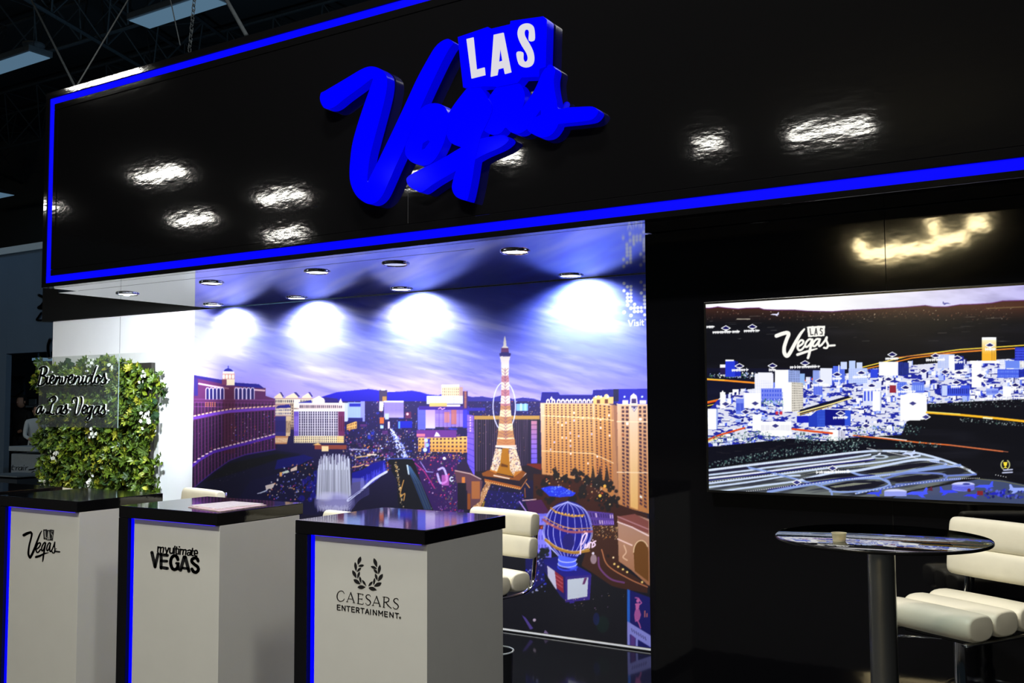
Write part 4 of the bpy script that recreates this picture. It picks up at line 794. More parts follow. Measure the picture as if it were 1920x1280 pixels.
    plane(1704, 850, 1.6, (206, 220, 255))
    # terminal apron
    p.poly([(1650, 945), (1690, 925), (1800, 904), (1840, 897), (1880, 900), (1930, 910), (2080, 940), (2080, 960)], (64, 76, 112)); p.line([(1830, 897), (1880, 902), (1930, 912)], 1.4, (110, 110, 70))
    p.dot(1679, 921, 21, (214, 218, 255), ry=4.5); p.rect(1658, 921, 1700, 930, (150, 160, 240)); p.dot(1806, 908, 21.5, (206, 210, 255), ry=5); p.rect(1785, 908, 1827, 917, (130, 140, 236)); p.dot(1806, 916, 21.5, (110, 120, 236), ry=5)
    for k in range(3): p.line([(1785, 910+k*2.4), (1806, 914+k*2.4), (1827, 910+k*2.4)], 0.8, (60, 60, 200))
    p.dot(1812, 907, 7, (60, 70, 160), ry=2)
    for x, y, s_, c, fl in ((1720, 924, 2.6, (66, 84, 255), 1), (1778, 921, 2.2, (50, 66, 250), -1), (1846, 911, 2.2, (70, 90, 255), 1), (1910, 917, 2.4, (150, 170, 255), -1), (1822, 928, 1.8, (50, 60, 240), 1), (1640, 924, 1.8, (60, 76, 240), 1), (1870, 925, 2, (30, 36, 190), 1), (1960, 925, 2.4, (90, 100, 250), 1)): plane(x, y, s_, c, fl)
    p.rect(1832, 920, 1843, 928, (130, 30, 40)); p.dot(1817, 919, 3.4, (80, 20, 40)); p.poly([(1739, 919), (1747, 911), (1749, 920)], (90, 20, 50)); p.speckle([(1845, 915), (1920, 920), (1920, 935), (1845, 933)], 60, ((30, 36, 190), (14, 16, 90), (90, 100, 240)), (1, 3), (0.4, 0.8))
    p.line(arc(1885, 871, 8, 9, 120, 240, 8), 2.2, (190, 190, 130)); p.line(arc(1885, 871, 8, 9, -60, 60, 8), 2.2, (190, 190, 130)); p.poly([(1881, 866), (1889, 866), (1887.5, 873), (1882.5, 873)], (250, 226, 60)); p.rect(1884, 873, 1886, 876, (250, 226, 60)); p.rect(1882, 875.5, 1888, 877, (250, 226, 60))
    # labels: diamonds and short captions
    def caption(x, y, w, sl=-0.03):
        xx = x
        while xx < x+w:
            k = R.uniform(2.0, 4.0); h = R.choice([0, 0, 1.2])
            p.line([(xx, y+sl*(xx-x)-2.0-h), (xx+0.4, y+sl*(xx-x)+2.0)], 1.5, Wt); p.line([(xx, y+sl*(xx-x)-0.3), (xx+k*0.7, y+sl*(xx-x)-0.6)], 2.6, Wt)
            xx += k if R.random() < 0.85 else k+2.0
    for x, y, filled, w in ((1361, 615, 1, 48), (1410.6, 612.5, 1, 30), (1386.5, 686, 1, 27), (1448.5, 685.5, 1, 12), (1509.5, 680.5, 1, 55), (1673, 664.5, 1, 24), (1569.5, 702, 1, 16), (1615, 699, 1, 30), (1537, 714, 1, 30), (1634.5, 723, 1, 30), (1666, 711, 1, 18), (1698, 726.5, 1, 30), (1754, 667, 1, 34), (1795, 671, 1, 18), (1798, 698.5, 1, 24), (1732, 695, 0, 0), (1772, 697, 0, 0), (1793, 717, 1, 18), (1838, 704, 0, 24), (1904, 722, 1, 26), (1874, 741, 0, 0), (1360.5, 757, 0, 0), (1416, 756, 0, 0), (1398, 772, 0, 0), (1454, 798, 0, 0), (1711.5, 756, 0, 0), (1576, 775, 1, 26), (1736, 781.5, 0, 0), (1624, 798, 0, 0), (1561, 877.5, 0, 60), (1494, 904, 0, 0), (1856, 647, 1, 16)):
        d = [(x-8.3, y), (x, y-4.6), (x+8.3, y), (x, y+4.8)]
        p.poly(d, (14, 12, 96) if y < 730 else (40, 40, 120), 0.9); p.line(d+[d[0]], 1.5, Wt)
        if filled: p.poly([(x-4.4, y+1.8), (x+4.4, y+1.8), (x, y+4.8)], Wt)
        if w: caption(x-w/2, y+8.2, w)
    caption(1325.5, 613, 13); caption(1838, 748, 84)
    p.line([(1882, 881), (1898, 880)], 2.6, (190, 196, 226)); p.line([(1880, 886), (1898, 885)], 2.6, (190, 196, 226))
    # the script logo on the screen
    q = lambda v: (1300+v[0]/6.0, 580+v[1]/6.0)
    for L in LOGO.values():
        for pts, w in L:
            if isinstance(w, list):
                sp = spline(pts, 6); ws = np.interp(np.linspace(0, 1, len(sp)), np.linspace(0, 1, len(w)), w)
                for a, b, c_ in zip(sp, sp[1:], ws): p.line([q(a), q(b)], c_/6.0, (255, 253, 244))
            else:
                p.line([q(v) for v in spline(pts, 6)], w/6.0, (255, 253, 244))
    p.poly([q(v) for v in LOGO_BOX], (255, 253, 244))
    for pts, w in LOGO_LAS: p.line([q(v) for v in pts], w/6.0, (16, 14, 20), soft=0.4)
    return p

# ---------------------------------------------------------------- the hall and the booth shell
YB = 5.889          # back wall of the booth
YF = 4.16           # face of the overhead fascia
YT = 4.50           # face of the screen wall
ZF1 = 3.872         # top of the fascia
XL = -6.60          # left end of the fascia

struct(box('floor', -40, 14, -32, 16, -0.1, -0.006, mat('dark_hall_carpet', srgb(30, 30, 33), 0.95, var=0.2, vscale=30)), 'dark carpet of the hall')
struct(box('floor_booth', -9.4, 1.3, 2.9, YB+0.15, -0.0055, 0.0, M_FLOOR), 'black gloss floor of the booth')
struct(box('ceiling', -40, 14, -32, 16, 9.2, 9.3, M_CEIL), 'dark hall ceiling high above')

# back wall: white part behind the plants, plain black behind the picture
struct(box('wall_back', -9.150, -1.85, YB, YB+0.10, 0.0, ZS-0.004, M_WALLWHITE), 'white laminate back wall of the booth')
box('panel_joint', -8.085, -8.078, YB-0.0008, YB, 0.0, ZS-0.01, mat('grey_joint', srgb(150, 150, 155), 0.6), bpy.data.objects['wall_back'])
struct(box('trim_1', -9.31, -6.93, YB-0.02, YB+0.12, ZS+0.002, 3.2, M_TRIMBLACK), 'black band above the white back wall')
struct(box('wall_right', -2.02, 1.2, YT, YT+0.08, 0.0, ZS-0.004, M_BLACKWALL), 'black gloss wall carrying the big screen')
struct(box('wall_side', -2.02, -1.93, YT+0.082, YB-0.004, 0.0, ZS-0.004, M_BLACKWALL), 'black return wall at the right end of the city picture')
box('panel_seam', -0.873, -0.870, YT-0.0008, YT, 0.0, ZS-0.01, mat('black_seam', (0.0, 0.0, 0.0), 0.9), bpy.data.objects['wall_right'])
struct(box('baseboard_back', -7.03, -2.03, YB-0.016, YB-0.004, 0.0, 0.007, M_TRIMBLACK), 'thin black skirting strip below the city picture')

# printed city picture on the back wall
city = paint_city()
def city_fn(P):
    q = project(P); c = lin(city.sample(q[:, 0], q[:, 1]))
    return np.clip(0.94*c**1.12, 0, 0.95).astype(np.float32)
mural = picture_mesh('wall_mural', -7.03, -2.03, 0.022, ZS-0.006, YB-0.003, 0.0048, city_fn, mat_print('mural_print'))
tag(mural, 'large wall print of a city skyline at dusk with lit tower and balloon', 'mural')

# ---------------------------------------------------------------- overhead fascia with light border
fa = thing('overhead_fascia', (XL, YF, ZS), 'black glossy overhead fascia with a glowing blue border line', 'fascia')
X1 = 1.2
def frame_piece(name, a, b, c, d, y0, y1, m): return box(name, a, b, y0, y1, c, d, m, fa, 0.004, 2)
# core box, outer rim, light line, inner panel
box('fascia_body', XL+0.03, X1, YF+0.06, YF+0.25, ZS+0.002, ZF1-0.03, M_TRIMBLACK, fa)
so, si = 0.030, 0.078     # where the light line starts and ends, counted from the outer edge
frame_piece('bottom_rim', XL, X1, ZS, ZS+so, YF-0.012, YF+0.06, M_BLACK)
frame_piece('top_rim', XL, X1, ZF1-0.048, ZF1, YF-0.012, YF+0.06, M_BLACK)
frame_piece('end_rim', XL, XL+0.045, ZS+so, ZF1-0.048, YF-0.012, YF+0.06, M_BLACK)
box('light_line_bottom', XL+0.045, X1, YF-0.004, YF+0.055, ZS+so+0.001, ZS+si, M_LED, fa)
box('light_line_top', XL+0.045, X1, YF-0.004, YF+0.055, ZF1-0.048-0.046, ZF1-0.049, M_LED, fa)
box('light_line_end', XL+0.046, XL+0.102, YF-0.0035, YF+0.0545, ZS+si, ZF1-0.095, M_LED, fa)
frame_piece('inner_rim', XL+0.103, X1, ZS+si+0.001, ZS+si+0.045, YF-0.010, YF+0.05, M_BLACK)
frame_piece('inner_rim', XL+0.103, X1, ZF1-0.141, ZF1-0.095, YF-0.010, YF+0.05, M_BLACK)
frame_piece('inner_rim', XL+0.103, XL+0.150, ZS+si+0.046, ZF1-0.142, YF-0.010, YF+0.05, M_BLACK)
box('fascia_panel', XL+0.151, X1, YF-0.006, YF+0.05, ZS+si+0.047, ZF1-0.143, M_BLACK, fa)
for sx in (-3.26,):
    box('panel_seam', sx, sx+0.002, YF-0.0066, YF-0.006, ZS+si+0.05, ZS+0.32, mat('grey_seam', (0.05, 0.05, 0.05), 0.5), fa)
sof = box('soffit', XL-0.20, -2.021, YF+0.252, YB-0.001, ZS, ZS+0.05, M_SOFFIT, fa)
box('soffit', -2.0205, X1, YF+0.252, YT+0.08, ZS, ZS+0.05, M_SOFFIT, fa)
box('soffit_edge', XL+0.03, X1, YF+0.062, YF+0.25, ZS-0.0005, ZS+0.0015, M_SOFFIT, fa)
# soffit seam and downlights
box('soffit_seam', XL+0.05, -3.0, YF+0.2495, YF+0.2535, ZS-0.0012, ZS-0.0006, mat('soffit_joint', (0.02, 0.02, 0.03), 0.6), fa)

LBL_F = ['round recessed downlight above the white wall by the plants, leftmost of the front row',
         'round recessed downlight in the front row, near the left edge of the picture',
         'round recessed downlight in the front row, above the fountain side of the city picture',
         'dim round recessed downlight in the front row, left of the brightest single glow',
         'round recessed downlight in the front row nearest the screen wall']
LBL_B = ['round recessed downlight close to the back wall at the left end of the city picture',
         'round recessed downlight close to the back wall, second from the left end',
         'round recessed downlight close to the back wall, above the middle of the city picture',
         'round recessed downlight close to the back wall near the dotted mark']
def downlight(x, y, label, on=True, r=0.085):
    t = thing('downlight', (x, y, ZS), label, 'ceiling light', 'downlights in the booth soffit')
    lathe('trim_ring', [(r, -0.001), (r, -0.007), (r*0.93, -0.011), (r*0.84, -0.009), (r*0.82, -0.001)], M_CHROME, t, (x, y, ZS), 36)
    lathe('lens', [(0, -0.0050), (r*0.80, -0.0045), (r*0.81, -0.0012), (0, -0.001)], M_DOWNON if on else M_DOWNOFF, t, (x, y, ZS), 36)
for i, (x, y) in enumerate(FRONT_ROW): downlight(x, y, LBL_F[i], i != 3)
for i, (x, y) in enumerate(BACK_ROW): downlight(x, y, LBL_B[i])

# ---------------------------------------------------------------- big letters on the fascia
YS = YF-0.080
zq = lambda v: (560+v[0]/2.977, v[1]/2.977)
def plane_pts(P, Y, f=zq):
    out = []
    for v in P:
        x, y = f(v); w = on_y(x, y, Y); out.append((float(w[0]), float(w[2])))
    return out
def smooth_closed(P, k=4):
    n = len(P); A = [np.array(q, float) for q in P]; out = []
    for i in range(n):
        a, b, c, d = A[i-1], A[i], A[(i+1) % n], A[(i+2) % n]
        for t in np.linspace(0, 1, k, endpoint=False):
            out.append(0.5*((2*b)+(-a+c)*t+(2*a-5*b+4*c-d)*t*t+(-a+3*b-3*c+d)*t**3))
    return out
SIGN = {
 'v': [[(120, 560), (124, 520), (150, 505), (260, 440), (340, 392), (385, 373), (420, 372), (455, 385), (484, 411), (494, 450), (487, 520), (466, 610), (442, 700), (418, 790), (398, 870), (386, 960), (384, 1015), (400, 985), (440, 905), (520, 740), (600, 570), (660, 440), (720, 330), (760, 265), (795, 232), (830, 217), (850, 225), (864, 240), (840, 272), (800, 345), (740, 470), (690, 580), (640, 700), (590, 820), (540, 930), (505, 1010), (470, 1085), (440, 1122), (405, 1138), (370, 1130), (325, 1095), (295, 1040), (284, 980), (288, 890), (300, 800), (330, 690), (370, 570), (402, 480), (411, 438), (340, 490), (260, 548), (205, 592), (170, 606), (140, 600)]],
 'e': [[(594, 840), (602, 770), (640, 660), (690, 600), (745, 576), (800, 585), (830, 622), (836, 690), (815, 780), (790, 840), (755, 895), (715, 922), (665, 918), (625, 900), (600, 870)], [(686, 836), (692, 800), (722, 781), (733, 790), (702, 830)]],
 'g': [[(824, 660), (860, 595), (910, 528), (945, 492), (1000, 487), (1022, 497), (1058, 550), (1080, 610), (1050, 690), (1022, 745), (1010, 785), (985, 890), (968, 1000), (945, 1105), (930, 1118), (880, 1098), (856, 1055), (862, 1005), (885, 930), (903, 850), (906, 822), (870, 808), (840, 785), (822, 730)]],
 'rule': [[(602, 1010), (610, 985), (660, 955), (800, 885), (900, 826), (1000, 778), (1100, 757), (1150, 755), (1172, 775), (1160, 797), (1120, 825), (1030, 865), (960, 905), (870, 957), (760, 1022), (690, 1070), (660, 1065), (620, 1042)]],
 'a': [[(1060, 550), (1110, 482), (1165, 463), (1222, 462), (1250, 490), (1262, 530), (1258, 570), (1246, 625), (1285, 700), (1260, 730), (1225, 745), (1185, 738), (1155, 712), (1130, 740), (1090, 752), (1055, 742), (1030, 715), (1042, 640)]],
 's': [[(1344, 440), (1352, 420), (1368, 392), (1390, 366), (1410, 362), (1432, 388), (1424, 440), (1428, 500), (1440, 560), (1450, 606), (1500, 600), (1570, 596), (1640, 595), (1668, 614), (1668, 634), (1635, 667), (1560, 680), (1500, 686), (1451, 692), (1444, 706), (1420, 742), (1390, 762), (1350, 766), (1310, 750), (1280, 727), (1255, 680), (1244, 615), (1290, 545), (1322, 490)], [(1320, 655), (1352, 610), (1353, 640)]],
}
sg = thing('illuminated_sign', tuple(on_y(860, 215, YF-0.02)), 'big glowing blue Vegas script with LAS block, on the black fascia', 'sign')
def two_face(o, side=M_LEDDIM):
    """front faces stay bright, the sides are the dimmer acrylic"""
    o.data.materials.append(side)
    for p in o.data.polygons:
        p.material_index = 0 if p.normal.y < -0.9 else 1
for i, (k, loops) in enumerate(SIGN.items()):
    lp = [plane_pts(smooth_closed(L) if len(L) > 6 else L, YS+0.002*i) for L in loops]
    o = poly_curve('letter' if k != 'rule' else 'underline_stroke', lp, YS+0.002*i, 0.066, M_SIGNFACE, sg)
    two_face(o)
boxp = [(888, 207), (1055, 150), (1075, 160), (1180, 135), (1182, 117), (1365, 91), (1386, 110), (1379, 372), (1345, 384), (1341, 428), (1245, 432), (1222, 462), (1110, 484), (1040, 481), (960, 490), (918, 487), (900, 330)]
o = poly_curve('sign_block', [plane_pts(boxp, YS-0.004)], YS-0.004, 0.068, M_SIGNFACE, sg); two_face(o); blk = o
Lp = [(936, 218), (974, 208), (992, 388), (1036, 376), (1040, 418), (964, 437)]
Ap = [(1088, 194), (1142, 182), (1185, 402), (1150, 412), (1143, 377), (1113, 385), (1107, 418), (1071, 427)]; Ah = [(1116, 345), (1136, 339), (1124, 262)]
Sp = [(1284, 226), (1285, 180), (1278, 166), (1266, 164), (1259, 175), (1262, 200), (1285, 240), (1305, 280), (1313, 320), (1308, 352), (1290, 370), (1260, 375), (1232, 362), (1219, 330), (1217, 291), (1250, 291), (1252, 325), (1259, 341), (1270, 343), (1278, 327), (1271, 297), (1246, 257), (1227, 217), (1221, 182), (1231, 150), (1255, 133), (1285, 131), (1307, 145), (1315, 175), (1314, 222)]
for loops, c in (([Lp], 0), ([Ap, Ah], 0), ([smooth_closed(Sp, 3)], 1)):
    o = poly_curve('white_letter', [plane_pts(L, YS-0.010) for L in loops], YS-0.010, 0.0055, M_SIGNWHITE, blk)
    o['label'] = 'white letter on the blue block'
lathe('register_mark', [(0, 0), (0.018, 0), (0.018, 0.004)], M_LEDDIM, sg, (0, 0, 0), 16)
rm = bpy.data.objects['register_mark']; w = on_y(*zq((1497, 588)), YS+0.05)
rm.data.transform(Matrix.Translation(Vector(w)) @ Matrix.Rotation(math.pi/2, 4, 'X'))

# ---------------------------------------------------------------- wall screen
tv = thing('wall_screen', (-0.9, YT, 1.18), 'large flat screen showing a model city and airfield, on the black wall', 'television')
TX0, TX1, TZ0, TZ1, YTV = -1.683, -0.118, 1.184, 2.064, YT-0.060
box('bezel', TX0-0.012, TX1+0.012, YTV+0.001, YT-0.012, TZ0-0.014, TZ1+0.012, M_TRIMBLACK, tv, 0.004)
box('wall_bracket', -1.1, -0.7, YT-0.0118, YT-0.0002, 1.45, 1.8, M_TRIMBLACK, tv)
scr = paint_screen()
def scr_fn(P):
    q = project(P); c = scr.sample(q[:, 0], q[:, 1])
    return lin(c).astype(np.float32)
picture_mesh('screen', TX0, TX1, TZ0, TZ1, YTV, 0.0021, scr_fn, mat_screen('screen_picture'), tv)

# ---------------------------------------------------------------- counters
def stroke_obj(name, strokes, f, Y, t, m, parent, k=5):
    """lettering: strokes are (points, width) in some picture units; f maps them to the plane at depth Y"""
    bm = bmesh.new()
    for pts, w in strokes:
        sp = spline(pts, k) if len(pts) > 2 else [np.array(p, float) for p in pts]
        ws = np.interp(np.linspace(0, 1, len(sp)), np.linspace(0, 1, len(w)), w) if isinstance(w, (list, tuple)) else [w]*len(sp)
        ribbon_bm(bm, [(q[0], -q[1]) for q in sp], list(ws), Y-t, Y, True, 10)
    for v in bm.verts:
        x, y = f((v.co.x, -v.co.z)); w = on_y(x, y, Y); v.co.x = w[0]; v.co.z = w[2]
    return from_bm(name, bm, m, parent)
def poly_obj(name, polys, f, Y, t, m, parent):
    bm = bmesh.new()
    for P in polys:
        q = plane_pts(P, Y, f); fr = [bm.verts.new((a, Y-t, b)) for a, b in q]; bk = [bm.verts.new((a, Y, b)) for a, b in q]
        bm.faces.new(fr); bm.faces.new(list(reversed(bk)))
        for i in range(len(q)): j = (i+1) % len(q); bm.faces.new((fr[j], fr[i], bk[i], bk[j]))
    bmesh.ops.recalc_face_normals(bm, faces=bm.faces)
    return from_bm(name, bm, m, parent)
TOPZ, TTH = 1.10, 0.057
def counter(xl, xr, yf, yb, label):
    c = thing('promo_counter', ((xl+xr)/2, (yf+yb)/2, 0), label, 'counter', 'white counters with black tops in a row')
    box('countertop', xl, xr, yf, yb, TOPZ-TTH, TOPZ, M_TOP, c, 0.003)
    box('side_panel', xl, xl+0.070, yf, yb, 0.001, TOPZ-TTH-0.0005, M_TOP, c, 0.002)
    box('light_strip', xl+0.080, xl+0.093, yf+0.014, yf+0.030, 0.06, TOPZ-TTH-0.001, M_LED, c)
    box('light_channel', xl+0.0705, xl+0.1005, yf+0.031, yf+0.055, 0.03, TOPZ-TTH-0.001, M_TRIMBLACK, c)
    fp = box('front_panel', xl+0.101, xr-0.0005, yf+0.016, yb-0.026, 0.05, TOPZ-TTH-0.0008, M_BODY, c, 0.001)
    box('under_edge_strip', xl+0.11, xr-0.02, yf+0.003, yf+0.007, TOPZ-TTH-0.0016, TOPZ-TTH-0.0006, M_LEDUNDER, c)
    box('plinth', xl+0.10, xr-0.02, yf+0.04, yb-0.05, 0.0005, 0.05, M_TRIMBLACK, c)
    return fp, yf+0.016
c3, y3 = counter(-3.053, -2.355, 3.110, 3.705, 'white counter with laurel wreath mark and black top, nearest the screen wall')
c2, y2 = counter(-4.256, -3.545, 3.114, 3.668, 'white counter with bold black mark and leaflets on its black top')
c1, y1 = counter(-5.345, -4.628, 3.135, 3.672, 'white counter with the small black script logo, at the left edge of the picture')
c0, y0 = counter(-6.26, -5.548, 3.115, 3.660, 'mostly hidden counter, only a sliver of black top beyond the script logo counter')

# script logo on the first counter
f1 = lambda v: (30+v[0]/16.0, 980+v[1]/16.0)
stroke_obj('script_logo', [
 ([(240, 365), (330, 315), (440, 280)], [85, 80, 70]), ([(440, 280), (478, 330), (450, 480), (400, 680), (376, 880), (388, 980), (428, 1040)], [60, 56, 52, 52, 56, 62, 64]), ([(428, 1040), (480, 950), (560, 770), (650, 520), (720, 340), (772, 243)], [64, 66, 66, 56, 46, 26]),
 ([(640, 775), (700, 720), (740, 640), (715, 595), (660, 625), (615, 720), (608, 830), (645, 885), (690, 860), (735, 795)], 40), ([(893, 605), (860, 588), (795, 680), (770, 790), (795, 840), (840, 770), (895, 610)], 40), ([(895, 610), (870, 740), (840, 900), (815, 1080), (800, 1160)], [38, 42, 48, 44, 24]),
 ([(605, 1020), (720, 985), (850, 920), (975, 890)], [70, 62, 44, 20]), ([(1035, 610), (1000, 595), (945, 680), (925, 790), (950, 835), (1000, 750), (1040, 610)], 38), ([(1040, 610), (1020, 740), (1018, 820), (1040, 860), (1085, 800)], 38), ([(1085, 800), (1140, 670), (1168, 575), (1160, 700), (1172, 820), (1150, 895), (1110, 895), (1085, 860)], 34), ([(1160, 845), (1308, 868)], 46), ([(1205, 775), (1208, 776)], 26)], f1, y1, 0.0012, M_BLACKINK, c1)
poly_obj('logo_block', [[(820, 195), (930, 190), (945, 215), (1025, 205), (1035, 195), (1145, 215), (1110, 525), (925, 515), (915, 495), (835, 490)]], f1, y1, 0.0012, M_BLACKINK, c1)
stroke_obj('logo_letters', [([(868, 250), (884, 450), (915, 446)], 24), ([(955, 490), (980, 255), (1002, 490)], 20), ([(964, 420), (994, 420)], 14), ([(1100, 262), (1062, 252), (1052, 310), (1094, 380), (1085, 455), (1048, 462)], 20)], f1, y1-0.0014, 0.0008, M_BODY, c1)
# bold wordmark on the second counter
f2 = lambda v: (270+v[0]/16.0, 1010+v[1]/16.0)
stroke_obj('wordmark', [([(240, 405), (335, 830)], 94), ([(335, 830), (430, 440)], 86), ([(515, 450), (515, 870)], 88), ([(520, 470), (705, 490)], 88), ([(520, 655), (690, 665)], 82), ([(520, 850), (706, 880)], 88), ([(1020, 620), (985, 530), (910, 500), (835, 560), (803, 690), (835, 850), (910, 915), (990, 880), (1030, 780)], 92), ([(975, 728), (1040, 735)], 76), ([(1042, 740), (1042, 920)], 56), ([(1100, 930), (1210, 540)], 96), ([(1240, 540), (1350, 960)], 98), ([(1160, 868), (1330, 888)], 76), ([(1625, 660), (1595, 590), (1520, 570), (1448, 610), (1445, 690), (1530, 770), (1615, 840), (1632, 930), (1565, 1000), (1490, 975), (1440, 900)], 90)], f2, y2, 0.0012, M_BLACKINK, c2)
stroke_obj('small_wordmark', [([(428, 235), (415, 390)], 42), ([(430, 270), (480, 245), (503, 275), (493, 400)], 40), ([(503, 270), (560, 250), (590, 280), (577, 405)], 40), ([(643, 260), (683, 400)], 42), ([(745, 270), (665, 450), (612, 462)], 42), ([(785, 275), (776, 395), (820, 428), (870, 400), (888, 275)], 40), ([(888, 275), (872, 430)], 40), ([(930, 220), (908, 430)], 42), ([(985, 240), (966, 425), (1000, 448)], 40), ([(952, 292), (1028, 298)], 34), ([(1052, 305), (1034, 450)], 42), ([(1064, 236), (1066, 238)], 46), ([(1102, 305), (1084, 460)], 42), ([(1106, 335), (1158, 315), (1182, 345), (1167, 465)], 38), ([(1182, 335), (1240, 320), (1265, 352), (1247, 470)], 38), ([(1312, 352), (1370, 330), (1408, 362), (1392, 485)], 38), ([(1390, 412), (1322, 412), (1298, 460), (1340, 488), (1388, 452)], 36), ([(1460, 285), (1438, 475), (1480, 500)], 40), ([(1424, 348), (1500, 354)], 34), ([(1522, 430), (1606, 434), (1590, 355), (1540, 345), (1512, 420), (1530, 495), (1592, 512)], 38)], f2, y2, 0.0012, M_BLACKINK, c2)
# laurel wreath and name on the third counter
f3 = lambda v: (620+v[0]/9.14, 1030+v[1]/9.14)
def leaf(a, b, w):
    a, b = np.array(a, float), np.array(b, float); d = b-a; n = np.array([-d[1], d[0]])/np.linalg.norm(d)
    t = np.linspace(0, 1, 9); s = np.sin(np.pi*t**0.85)*w/2
    return [tuple(a+d*q+n*r) for q, r in zip(t, s)]+[tuple(a+d*q-n*r) for q, r in list(zip(t, s))[-2:0:-1]]
LV = [((516, 118), (467, 258), 58), ((420, 212), (440, 372), 46), ((572, 266), (474, 282), 42), ((522, 308), (450, 380), 40), ((374, 353), (446, 488), 54), ((498, 376), (460, 492), 40), ((394, 508), (512, 592), 62), ((500, 458), (522, 578), 36), ((462, 642), (597, 640), 64), ((540, 518), (610, 620), 36),
      ((742, 146), (796, 304), 58), ((848, 260), (821, 418), 50), ((690, 284), (796, 328), 44), ((739, 336), (812, 410), 42), ((894, 416), (813, 540), 60), ((764, 410), (804, 532), 40), ((873, 568), (743, 627), 64), ((757, 486), (737, 607), 36), ((720, 543), (648, 627), 38), ((652, 650), (790, 690), 64)]
poly_obj('laurel_wreath', [leaf(*l) for l in LV], f3, y3, 0.0012, M_BLACKINK, c3)
TH, TN = 17, 8
CA = [([(235, 752), (208, 712), (165, 706), (125, 745), (112, 800), (125, 855), (165, 884), (212, 872), (236, 842)], [TN, TN, 9, 14, TH, 14, 9, TN, TN]), ([(282, 890), (345, 735)], TN), ([(345, 735), (402, 905)], TH), ([(305, 838), (380, 848)], TN), ([(268, 889), (300, 893)], 6), ([(382, 906), (418, 911)], 6),
      ([(478, 750), (474, 920)], TH), ([(455, 746), (552, 764), (553, 782)], TN), ([(474, 838), (540, 846)], TN), ([(452, 918), (550, 935), (560, 915)], TN), ([(540, 832), (540, 858)], 6), ([(682, 802), (668, 776), (630, 772), (608, 800), (622, 835), (665, 868), (685, 905), (665, 942), (625, 946), (601, 916)], [TN, TN, 10, 15, TH, TH, 15, 10, TN, TN]), ([(722, 955), (788, 798)], TN), ([(788, 798), (848, 968)], TH), ([(746, 906), (826, 918)], TN), ([(710, 952), (742, 957)], 6), ([(828, 970), (862, 975)], 6),
      ([(918, 812), (912, 985)], TH), ([(893, 808), (950, 812), (996, 836), (992, 880), (950, 898), (916, 894)], [TN, TN, 14, 15, 10, TN]), ([(945, 896), (985, 955), (1040, 1003)], [13, TH, 9]), ([(896, 982), (932, 989)], 6), ([(1160, 868), (1145, 838), (1108, 836), (1083, 866), (1096, 900), (1140, 934), (1162, 975), (1140, 1010), (1100, 1014), (1072, 985)], [TN, TN, 10, 15, TH, TH, 15, 10, TN, TN])]
stroke_obj('serif_name', CA, f3, y3, 0.0012, M_BLACKINK, c3)
SANS = {'E': [[(1, 0), (0, 0), (0, 1), (1, 1)], [(0, .48), (.85, .48)]], 'N': [[(0, 1), (0, 0), (1, 1), (1, 0)]], 'T': [[(0, 0), (1, 0)], [(.5, 0), (.5, 1)]], 'R': [[(0, 1), (0, 0), (.62, 0), (.95, .14), (.95, .4), (.62, .55), (0, .55)], [(.5, .55), (1, 1)]], 'A': [[(0, 1), (.5, 0), (1, 1)], [(.2, .66), (.8, .66)]], 'I': [[(.5, 0), (.5, 1)]], 'M': [[(0, 1), (0, 0), (.5, .62), (1, 0), (1, 1)]]}
ES = []
for ch, xc, w in zip('ENTERTAINMENT', (140, 224, 305, 386, 466, 547, 627, 685, 759, 859, 951, 1044, 1137), (48, 52, 56, 48, 48, 56, 62, 10, 58, 66, 48, 58, 58)):
    for L in SANS[ch]:
        pts = [(xc-w/2+a*w, 944+(xc-w/2+a*w-115)*0.142+b*84) for a, b in L]
        for a, b in zip(pts, pts[1:]): ES.append(([a, b], 15))
ES.append(([(1190+14*math.cos(t), 1165+16*math.sin(t)) for t in np.linspace(0, 2*math.pi, 13)], 4)); ES.append(([(1186, 1174), (1186, 1157), (1194, 1160), (1187, 1166), (1195, 1174)], 3))
stroke_obj('sans_name', ES, f3, y3, 0.0012, M_BLACKINK, c3)

# leaflets lying on the second counter
def sheet(name, pts, z, t, m, label, group=None):
    bm = bmesh.new(); lo = [bm.verts.new((*p, z)) for p in pts]; hi = [bm.verts.new((*p, z+t)) for p in pts]
    bm.faces.new(list(reversed(lo))); bm.faces.new(hi)
    for i in range(len(pts)): j = (i+1) % len(pts); bm.faces.new((lo[i], lo[j], hi[j], hi[i]))
    return tag(from_bm(name, bm, m), label, 'leaflet', group)
M_LEAF1 = mat('leaflet_print', srgb(226, 196, 200), 0.35, var=0.35, vscale=24, stretch=(1, 3, 1)); M_LEAF2 = mat('leaflet_print_pale', srgb(235, 225, 226), 0.35, var=0.25, vscale=30, stretch=(1, 4, 1))
def quad_on_top(px, dz=0): return [tuple(on_z(x, y, TOPZ+dz)[:2]) for x, y in px]
sheet('leaflet', quad_on_top([(352, 951), (413, 959.5), (500, 947.5), (440, 942.5)]), TOPZ+0.0006, 0.0030, M_LEAF1, 'pink printed leaflet at the bottom of the small pile on the counter', 'leaflets on the bold mark counter')
sheet('leaflet', quad_on_top([(356, 949), (408, 956), (494, 946), (436, 941.5)]), TOPZ+0.0040, 0.0026, M_LEAF2, 'pale printed leaflet on top of the small pile on the counter', 'leaflets on the bold mark counter')

